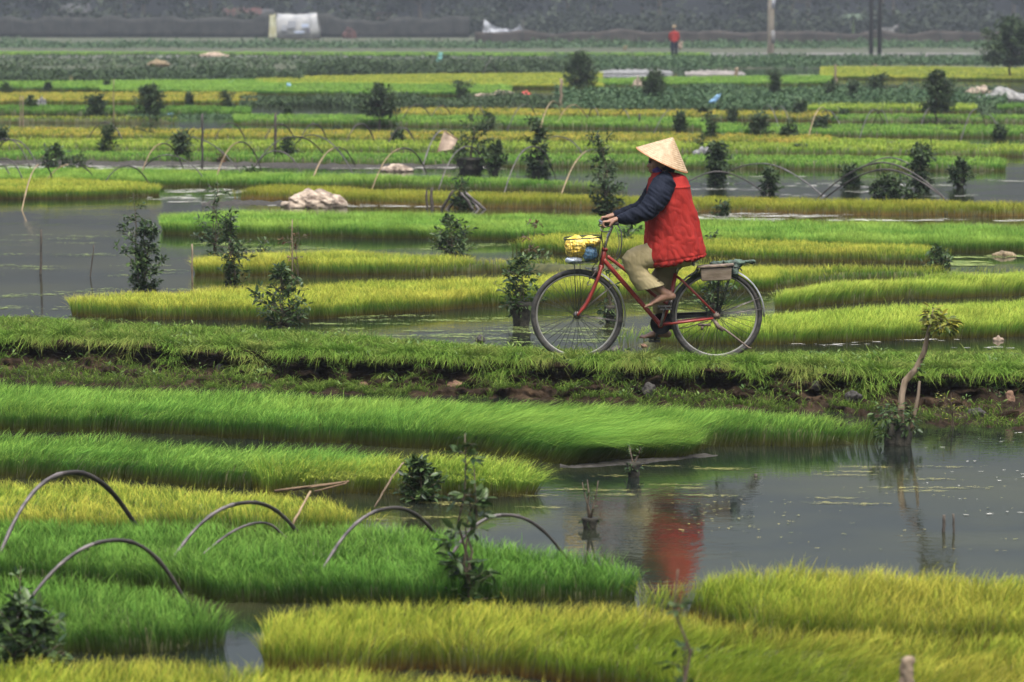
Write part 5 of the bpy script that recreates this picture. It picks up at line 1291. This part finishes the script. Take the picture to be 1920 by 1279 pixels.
# goods in the basket and on the rack: things of their own
def bag(name,cu,cv,cy_,ru,rv,ry,mat,label,seed,amp=.35,cat='bag'):
    m=MB(); c=K(cu,cv,cy_); m.ball((0,0,0),(ru/682,ry,rv/682),18,12); r=random.Random(seed)
    for k in range(5): a=r.uniform(0,6.28); m.ball((math.cos(a)*ru/682*.5,r.uniform(-.4,.4)*ry,math.sin(a)*rv/682*.45),(ru/682*.5,ry*.6,rv/682*.5),12,8)
    sz=min(ru,rv)/682
    o=remeshed(m,name,M[mat],None,.0045,lambda q: sz*amp*(mnoise.noise(q*22+Vector((seed,0,0)))*.5-abs(mnoise.noise(q*38+Vector((0,seed,0))))*.7),1)
    o.location=BASEP+c; tag(o,label,cat); return o
M['yelbag']=simple('yellow plastic bag',(.62,.40,.03),.38,col2=(.80,.62,.16),nscale=16,bump=.5); M['bluebag']=simple('blue grey plastic bag',(.05,.12,.20),.4,col2=(.10,.19,.29),nscale=16,bump=.4)
M['clearbag']=simple('clear whitish plastic',(.36,.42,.52),.3,col2=(.6,.64,.68),nscale=18)
bag('plastic_bag',342,644,-.03,58,60,.11,'yelbag','crumpled yellow plastic bag filling the front of the basket',1)
bag('plastic_bag',415,616,-.01,52,32,.10,'yelbag','smaller yellow plastic bag at the back top of the basket',2)
bag('plastic_bag',412,672,-.035,40,44,.075,'bluebag','blue plastic bag at the back of the basket',3)
bag('plastic_bag',330,706,-.05,44,20,.075,'clearbag','clear whitish plastic bag at the bottom of the basket',4)
M['woodbox']=simple('worn grey wood',(.12,.09,.06),.85,col2=(.22,.17,.125),nscale=9,bump=.4,stretch=(1,1,3)); M['woodtop']=simple('wet dark wood',(.07,.05,.035),.7,col2=(.20,.15,.11),nscale=20)
def rackbox():
    root=empty('saddle_box',BASEP+K(1042,808,-.085)); tag(root,'worn square wooden box hanging beside the rear rack','box')
    m=MB(); m.add([(-.108,-.045,.0),(.108,-.045,.008),(.108,.035,.008),(-.108,.035,0),(-.118,-.05,.092),(.112,-.05,.1),(.112,.04,.1),(-.118,.04,.092)],[(0,1,2,3),(7,6,5,4),(0,4,5,1),(1,5,6,2),(2,6,7,3),(3,7,4,0)]); o=m.build('panel',M['woodbox'],root,False)
    md=o.modifiers.new('b','BEVEL'); md.width=.007; md.segments=3
    m=MB(); m.box((-.005,-.005,.110),(.27,.11,.016),Matrix.Rotation(R(-4),3,'Y')); o=m.build('lid',M['woodtop'],root,False); md=o.modifiers.new('b','BEVEL'); md.width=.004
rackbox()
m=MB()
r=random.Random(4)
for k in range(9):
    p=K(1010+k*18,722,r.uniform(-.06,.06)); p2=p+Vector((r.uniform(.08,.16),r.uniform(-.04,.04),r.uniform(-.01,.015))); m.tube([p,p2],r.uniform(.008,.016),7)
for k in range(6): m.ball(K(1140+r.uniform(-14,16),735+r.uniform(-18,45),r.uniform(-.07,.06)),(.03,.035,.03))
o=remeshed(m,'cloth_bundle',M['bundle'] if 'bundle' in M else simple('dark green cloth',(.015,.022,.018),.7,col2=(.06,.10,.07),nscale=20),None,.005,lambda q:.008*mnoise.fractal(q*30,.8,2,3),1)
o.location=BASEP; tag(o,'dark green cloth bundle tied on top of the rear rack','bundle')

# ------------------------------------------------------------ the rider
M['skin']=simple('sun browned skin',(.20,.105,.065),.55,col2=(.27,.15,.095),nscale=18,bump=.15,bscale=60)
M['soles']=M['skin']
def fabric(name,c1,c2,ns=6,rough=.8,fold=.5):
    m,t=nodes(name); o=N(t,'ShaderNodeOutputMaterial'); b=N(t,'ShaderNodeBsdfPrincipled',Roughness=rough); b.inputs['Specular IOR Level'].default_value=.12
    
    tc=N(t,'ShaderNodeTexCoord'); n=N(t,'ShaderNodeTexNoise',Scale=ns,Detail=5); r=N(t,'ShaderNodeValToRGB'); r.color_ramp.elements[0].color=c4(c1); r.color_ramp.elements[1].color=c4(c2); r.color_ramp.elements[0].position=.3; r.color_ramp.elements[1].position=.7
    mp=N(t,'ShaderNodeMapping'); mp.inputs['Scale'].default_value=(1.6,1,.55); t.links.new(tc.outputs['Object'],mp.inputs[0])
    n2=N(t,'ShaderNodeTexNoise',Scale=16,Detail=4,Distortion=.6); bp=N(t,'ShaderNodeBump',Strength=fold,Distance=.014)
    t.links.new(tc.outputs['Object'],n.inputs['Vector']); t.links.new(mp.outputs[0],n2.inputs['Vector']); t.links.new(n.outputs['Fac'],r.inputs[0]); t.links.new(r.outputs[0],b.inputs[0])
    t.links.new(n2.outputs['Fac'],bp.inputs['Height']); t.links.new(bp.outputs[0],b.inputs['Normal']); t.links.new(b.outputs[0],o.inputs[0]); return m
M['redcloth']=fabric('red jacket cloth',(.215,.014,.011),(.29,.023,.017)); M['navy']=fabric('navy sleeve cloth',(.004,.006,.013),(.010,.013,.024))
M['khaki']=fabric('khaki trouser cloth',(.22,.18,.09),(.31,.26,.145),fold=.35); M['purple']=fabric('purple scarf',(.05,.03,.12),(.10,.06,.2))
rider=empty('person',BASEP); tag(rider,'person in a conical straw hat and red jacket riding the red bicycle','person')
def hand(m,wr,pal,dirv,out_,side,grip=.016,s=1.0):
    """palm plus five separate curled fingers closing round a bar at pal"""
    d=dirv.normalized(); o=out_.normalized(); up=Vector((0,0,1)); up=(up-up.dot(d)*d).normalized(); lat=d.cross(up).normalized()
    m.limb([wr,wr.lerp(pal,.55),pal],[.021*s,.020*s,.019*s],[.027*s,.036*s,.038*s])
    k0=pal+d*.012
    for i,(off,L,r_) in enumerate([(-.030,.92,.0088),(-.010,1.0,.0092),(.010,.95,.0088),(.029,.78,.0078)]):
        b=k0+lat*off*s+up*.004; 
        p1=b+d*.030*L*s+up*.004; p2=p1+d*.012*L*s-up*.026*L*s; p3=p2-d*.014*L*s-up*.016*L*s
        m.limb([b,p1,p2,p3],[r_*1.05,r_,r_*.92,r_*.8],None,8)
    t0=wr.lerp(pal,.35)+lat*(-.026)*side*-1*s
    t1=t0+d*.028-up*.016+lat*.008*side; t2=t1+d*.020-up*.018; m.limb([t0,t1,t2],[.011,.0098,.0085],None,8)
def foot(m,ank,heel,toe,sd,up_=(0,0,.07)):
    d=(toe-heel); L=d.length; d.normalize(); lat=Vector((0,1,0)); up=d.cross(lat); 
    if up.z<0: up=-up
    c=lambda t,h,y=0: heel+d*L*t+up*h+lat*y
    m.limb([ank+Vector(up_),ank,c(.20,.045),c(.14,.022)],[.034,.031,.036,.026],[.032,.030,.030,.028])
    m.limb([c(.08,.028),c(.30,.040),c(.52,.034),c(.72,.022),c(.82,.016)],[.026,.036,.028,.019,.013],[.028,.032,.036,.043,.042])
    for i,(y,l,r_) in enumerate([(-.034,1.0,.0125),(-.014,.98,.0095),(.003,.95,.009),(.018,.92,.0085),(.032,.87,.008)]):
        y=y*(-sd); m.limb([c(.78,.014,y*.95),c(.90*l,.014,y),c(.985*l,.009,y*1.02)],[r_,r_,r_*.9],None,8)
m=MB()
# torso, neck, head
m.limb([K(858,660),K(845,580),K(830,480),K(815,390),K(800,330),K(790,300)],[.115,.11,.115,.115,.10,.07],[.16,.14,.145,.16,.155,.12])
m.limb([K(790,300),K(775,262),K(768,245)],[.055,.05,.05])
hc=K(768,205)
m.ball(hc,(.092,.074,.105)); m.ball(K(752,238),(.070,.058,.062)); m.ball(K(728,262),(.030,.030,.022))
m.limb([K(713,222),K(702,238)],[.010,.012],[.012,.016],8); m.ball(K(708,240),(.012,.018,.009))         # nose
m.ball(K(712,254),(.012,.022,.006)); m.ball(K(713,260),(.012,.020,.006))                                  # lips
for s in (-1,1):
    m.ball(K(775,222,.076*s),(.020,.010,.032)); m.ball(K(738,232,.045*s),(.03,.02,.028)); m.ball(K(712,206,.03*s),(.012,.022,.008))
# arms
for s in (-1,1):
    sh=K(785,318,.175*s); el=K(672,462,.235*s) if s<0 else K(690,480,.235); wr=K(548,492,.258*s)
    m.limb([K(800,315,.10*s),sh,sh.lerp(el,.5),el,el.lerp(wr,.4),wr],[.06,.055,.045,.038,.036,.024],[.06,.055,.045,.038,.036,.028])
    hand(m,wr,K(505,505,.260*s),K(480,510)-K(540,497),Vector((0,s,0)),s)
# legs
hipN=K(850,670,-.10); knN=K(632,690,-.122); anN=K(770,852,-.115)
m.limb([hipN,hipN.lerp(knN,.5),knN,K(664,768,-.122),K(708,815,-.118),anN],[.085,.068,.050,.040,.036,.031],[.085,.07,.05,.042,.038,.031])
foot(m,K(778,862,-.115),K(846,898,-.115),K(688,942,-.115),-1,(-.055,0,.045))
hipF=K(855,670,.10); knF=K(765,838,.125); anF=K(775,1050,.115)
m.limb([hipF,hipF.lerp(knF,.5),knF,knF.lerp(anF,.4),anF],[.085,.072,.055,.050,.033],[.085,.072,.055,.050,.033])
foot(m,K(782,1062,.115),K(828,1108,.115),K(668,1112,.115),1)
remeshed(m,'body',M['skin'],rider,.0042,None,1)
for s in (-1,1):
    m=MB(); m.ball(K(711,216,.03*s),.011,10,8); m.build('eye',M['blackmetal'],rider)
m=MB(); m.ball(K(785,205),(.088,.08,.10)); m.limb([K(800,225),K(808,262),K(806,285)],[.06,.045,.03],[.07,.05,.03]); remeshed(m,'hair',M['blackmetal'],rider,.006)
m=MB(); m.limb([K(758,268),K(742,250),K(744,236)],[.042,.04,.028],[.07,.066,.06]); remeshed(m,'scarf',M['purple'],rider,.006,lambda q:.004*mnoise.noise(q*40))
# jacket
def ringj(uf,vf,ub,vb,ly,n=44,e=2.9):
    A=K(uf,vf);B=K(ub,vb); c=(A+B)/2; h=(B-A)/2; o=[]
    for k in range(n):
        a=2*math.pi*k/n; ca,sa=math.cos(a),math.sin(a); o.append(c+h*math.copysign(abs(ca)**(2/e),ca)+Vector((0,ly,0))*math.copysign(abs(sa)**(2/e),sa))
    return o
m=MB()
m.rings([ringj(745,270,838,266,.065,e=2),ringj(722,280,872,274,.11,e=2),ringj(708,300,895,288,.165,e=2.2),ringj(700,345,908,335,.195),ringj(697,420,928,420,.205),ringj(692,500,950,492,.21),ringj(688,580,968,570,.215),ringj(685,640,984,640,.228),ringj(692,700,990,668,.234),ringj(703,738,992,684,.232),ringj(712,742,986,690,.22)])
m.limb([K(790,345,-.15),K(770,380,-.19)],[.075,.06],[.06,.05]); m.limb([K(790,345,.15),K(770,380,.19)],[.075,.06],[.06,.05])
def jfold(q):
    u=q.x*682+698; v=1215-q.z*682; low=max(0,min(1,(v-330)/380))
    # long folds that fan down from the shoulder, puckers at the hem, a seam across the back yoke
    s=.008*low*math.sin((q.x*46+q.y*30)+3*mnoise.noise(Vector((q.x*3,q.y*3,q.z*2.5)))) + .013*mnoise.noise(Vector((q.x*11+q.z*6,q.y*10,q.z*6)))+.004*mnoise.noise(Vector((q.x*34,q.y*30,q.z*14)))
    s+=.010*(abs(mnoise.noise(Vector((q.x*20+q.z*12,q.y*14,q.z*13-q.x*8))))**.6-.4)*(.4+.6*low)
    hem=max(0,1-abs(v-(690+ (990-u)*.16))/22.); s+=.004*hem*math.sin(q.x*150+q.y*130)-.004*math.exp(-((v-(672+(990-u)*.16))/4)**2)
    s+=.005*math.exp(-((v-340)/5)**2)*(1 if u>800 else 0)
    return s
remeshed(m,'jacket',M['redcloth'],rider,.0052,jfold,2)
m=MB(); m.rings([ringj(712,300,800,285,.085,24,2),ringj(722,272,802,262,.08,24,2),ringj(732,268,800,264,.07,24,2)]); remeshed(m,'collar',M['redcloth'],rider,.005,lambda q:.003*mnoise.noise(q*40))
def sleeve(s):
    m=MB(); e=-.24
    P0=[K(782,292,.11*s),K(778,322,.165*s),K(752,372,.205*s),K(722,420,.228*s),K(692,452,.24*s),K(655,470,.246*s),K(612,483,.25*s),K(575,490,.254*s),K(556,492,.256*s)]
    m.limb(P0,[.060,.092,.090,.082,.074,.062,.054,.042,.036],[.05,.085,.082,.078,.072,.062,.054,.044,.036],20)
    m.limb([K(572,491,.254*s),K(550,493,.256*s)],[.036,.034],[.04,.038],16)
    def sf(q):
        v=q.x*.6+q.z*.8; return .007*mnoise.noise(Vector((v*26,q.y*10,(q.x-q.z)*6)))+.006*mnoise.noise(Vector((v*55,q.y*8,(q.x-q.z)*9)))
    remeshed(m,'sleeve',M['navy'],rider,.0052,sf,2)
sleeve(-1); sleeve(1)
def trouser():
    m=MB()
    def rg(uf,vf,ub,vb,y,ly,n=26,e=2.3):
        A=K(uf,vf,y);B=K(ub,vb,y); c=(A+B)/2; h=(B-A)/2
        return [c+h*math.copysign(abs(math.cos(a))**(2/e),math.cos(a))+Vector((0,ly,0))*math.copysign(abs(math.sin(a))**(2/e),math.sin(a)) for a in [2*math.pi*k/n for k in range(n)]]
    m.rings([rg(925,650,915,735,-.08,.085),rg(840,632,850,742,-.088,.098),rg(770,620,795,742,-.092,.095),rg(700,618,745,744,-.10,.088),rg(640,634,715,742,-.112,.082),rg(596,655,702,744,-.12,.078),rg(568,690,698,748,-.124,.072),rg(584,748,708,762,-.124,.070),rg(614,803,742,792,-.122,.075),rg(648,858,787,824,-.12,.082),rg(660,856,778,829,-.12,.076),rg(652,830,758,802,-.12,.068)])
    m.rings([rg(880,640,890,740,.08,.085),rg(800,690,890,740,.09,.09),rg(752,735,862,770,.105,.084),rg(722,790,845,810,.118,.076),rg(712,850,828,862,.122,.072),rg(718,900,806,906,.12,.066),rg(730,950,794,952,.118,.060),rg(734,984,792,984,.117,.056),rg(740,984,786,984,.117,.05),rg(742,965,786,965,.117,.045)])
    m.limb([K(868,655,-.08),K(868,655,.08)],[.12,.12],[.12,.12],20)
    def tf(q): return .003*mnoise.noise(Vector((q.x*12+q.z*6,q.y*14,q.z*12-q.x*6)))+.0045*(abs(mnoise.noise(Vector((q.x*26+q.z*16,q.y*9,q.z*20-q.x*10))))**.7-.35)
    o=remeshed(m,'trousers',M['khaki'],rider,.0052,tf,2); return o
trouser()
# conical palm leaf hat
M['palm']=None
def palm():
    m,t=nodes('woven palm leaf'); o=N(t,'ShaderNodeOutputMaterial'); b=N(t,'ShaderNodeBsdfPrincipled',Roughness=.6)
    at=N(t,'ShaderNodeAttribute',attribute_name='ring'); at2=N(t,'ShaderNodeAttribute',attribute_name='ang')
    w1=N(t,'ShaderNodeMath',operation='SINE'); ml=N(t,'ShaderNodeMath',operation='MULTIPLY'); ml.inputs[1].default_value=6.283*15; t.links.new(at.outputs['Fac'],ml.inputs[0]); t.links.new(ml.outputs[0],w1.inputs[0])
    w2=N(t,'ShaderNodeMath',operation='SINE'); m2=N(t,'ShaderNodeMath',operation='MULTIPLY'); m2.inputs[1].default_value=34; t.links.new(at2.outputs['Fac'],m2.inputs[0]); t.links.new(m2.outputs[0],w2.inputs[0])
    mr=N(t,'ShaderNodeMapRange'); mr.inputs[1].default_value=.80; mr.inputs[2].default_value=1; t.links.new(w1.outputs[0],mr.inputs[0])
    tc=N(t,'ShaderNodeTexCoord'); n=N(t,'ShaderNodeTexNoise',Scale=30,Detail=5); t.links.new(tc.outputs['Object'],n.inputs['Vector'])
    r=N(t,'ShaderNodeValToRGB'); r.color_ramp.elements[0].color=(.27,.18,.095,1); r.color_ramp.elements[1].color=(.43,.32,.20,1); r.color_ramp.elements[0].position=.3; r.color_ramp.elements[1].position=.7; t.links.new(n.outputs['Fac'],r.inputs[0])
    mx=N(t,'ShaderNodeMix',data_type='RGBA'); mx.inputs[7].default_value=(.30,.19,.10,1); t.links.new(r.outputs[0],mx.inputs[6])
    ms=N(t,'ShaderNodeMath',operation='MULTIPLY'); ms.inputs[1].default_value=.45; t.links.new(mr.outputs[0],ms.inputs[0]); t.links.new(ms.outputs[0],mx.inputs[0])
    mx2=N(t,'ShaderNodeMix',data_type='RGBA'); mx2.inputs[7].default_value=(.34,.24,.14,1); t.links.new(mx.outputs[2],mx2.inputs[6])
    mr2=N(t,'ShaderNodeMapRange'); mr2.inputs[1].default_value=.3; mr2.inputs[2].default_value=1; mr2.inputs[4].default_value=.28; t.links.new(w2.outputs[0],mr2.inputs[0]); t.links.new(mr2.outputs[0],mx2.inputs[0])
    t.links.new(mx2.outputs[2],b.inputs[0]); bp=N(t,'ShaderNodeBump',Strength=.4,Distance=.003); t.links.new(w1.outputs[0],bp.inputs['Height']); t.links.new(bp.outputs[0],b.inputs['Normal']); t.links.new(b.outputs[0],o.inputs[0]); return m
M['palm']=palm()
def hat(parent,rad,hgt,loc,axis):
    n=64;rows=30;v=[];f=[];ra=[];an=[]
    rot=Vector(axis).normalized().to_track_quat('Z','Y').to_matrix()
    for i in range(rows):
        t=(i+.02)/(rows-1)
        for k in range(n):
            a=2*math.pi*k/n; rr=rad*t**.97*(1+.006*math.sin(16*a)*t); z=hgt*(1-t)-.006*math.sin(math.pi*t)*0
            v.append(rot@Vector((math.cos(a)*rr,math.sin(a)*rr,z))+Vector(loc)); ra.append(t); an.append(k/n*6.283)
    for i in range(rows-1):
        for k in range(n): f.append((i*n+k,(i+1)*n+k,(i+1)*n+(k+1)%n,i*n+(k+1)%n))
    m=MB(); o=m.add(v,f).build('conical_hat',M['palm'],parent); me=o.data
    for nm,ar in (('ring',ra),('ang',an)):
        at=me.attributes.new(nm,'FLOAT','POINT'); at.data.foreach_set('value',ar[:len(me.vertices)])
    md=o.modifiers.new('t','SOLIDIFY'); md.thickness=.003
    m=MB(); m.tube([rot@Vector((math.cos(2*math.pi*k/n)*rad,math.sin(2*math.pi*k/n)*rad,-.001))+Vector(loc) for k in range(n)],.0032,6,closed=True); m.build('brim',M['hoop_rim'],o)
    return o
M['hoop_rim']=simple('orange bamboo rim',(.40,.15,.05),.5)
hat(rider,.208,.186,K(772,207,0),(.43,-.09,.90))
# ------------------------------------------------------------ the far person in red
def far_person():
    Yp=180; b=W(1264,106,Yp); b.z=.054; root=empty('person',b); tag(root,'distant person in red with a pale hat seen from behind on the far road','person')
    m=MB(); H=1.55
    m.limb([(0,0,.80),(0,0,1.0),(.0,.0,1.25),(0,0,1.32)],[.14,.13,.17,.10],[.10,.09,.11,.08]); m.limb([(0,0,1.32),(0,.02,1.42)],[.05,.05]); m.ball((0,.02,1.50),(.075,.09,.11))
    for s in (-1,1):
        m.limb([(.17*s,0,1.28),(.23*s,.03,1.05),(.20*s,.10,.86)],[.05,.04,.03]); m.ball((.195*s,.13,.82),(.03,.03,.05))
        for k in range(4): m.limb([(.18*s+.014*k-.02,.13,.80),(.18*s+.014*k-.02,.14,.75)],[.009,.008],None,6)
        m.limb([(.08*s,0,.82),(.09*s,.02 if s>0 else -.06,.45),(.09*s,0 if s>0 else -.12,.08)],[.085,.06,.04]); m.ball((.09*s,.05 if s>0 else -.08,.04),(.045,.12,.04))
    remeshed(m,'body',M['skin'],root,.016)
    m=MB(); m.limb([(0,0,.84),(0,0,1.05),(0,0,1.25),(0,0,1.31)],[.19,.18,.19,.12],[.14,.13,.14,.10])
    for s in (-1,1): m.limb([(.16*s,0,1.27),(.24*s,.03,1.06),(.215*s,.09,.90)],[.075,.065,.05])
    remeshed(m,'jacket',M['redcloth'],root,.016,lambda q:.012*mnoise.noise(q*9))
    m=MB()
    for s in (-1,1): m.limb([(.09*s,0,.80),(.10*s,.02 if s>0 else -.06,.45),(.10*s,0 if s>0 else -.11,.14)],[.11,.09,.075])
    remeshed(m,'trousers',M['navy'],root,.016)
    m=MB(); m.rings([[Vector((math.cos(a)*r_,math.sin(a)*r_+.02,z)) for a in [2*math.pi*k/20 for k in range(20)]] for r_,z in ((.19,1.55),(.20,1.56),(.11,1.58),(.10,1.66),(.05,1.69))]); m.build('hat',M['straw2'],root)
    # basket hanging at the side
    m=MB(); m.limb([(.32,.1,.48),(.32,.1,.62)],[.13,.15],[.12,.13]); o=remeshed(m,'shoulder_basket',M['brownheap'],None,.02); o.location=b; tag(o,'dark basket carried low at the right of the distant person','basket')
    m=MB(); m.ball((.36,.1,.76),(.12,.1,.07)); o=remeshed(m,'sack',M['net'],None,.02); o.location=b; tag(o,'pale sack lying on the basket beside the distant person','sack')
far_person()
# ------------------------------------------------------------ damp air
def haze():
    m,t=nodes('damp air'); o=N(t,'ShaderNodeOutputMaterial'); v=N(t,'ShaderNodeVolumePrincipled',Density=.00055,Anisotropy=.1)
    v.inputs['Color'].default_value=(.60,.66,.74,1); t.links.new(v.outputs[0],o.inputs['Volume'])
    b=MB(); x,y0,y1,z0,z1=300,-70,420,-1.2,16
    b.add([(sx*x,y,z) for sx in (-1,1) for y in (y0,y1) for z in (z0,z1)],[(0,1,3,2),(4,6,7,5),(0,4,5,1),(2,3,7,6),(0,2,6,4),(1,5,7,3)])
    h=b.build('haze',m,smooth=False); tag(h,'thin grey damp haze over the whole valley','haze',kind='stuff')
g.scale.z=1
haze()
bpy.context.view_layer.update()
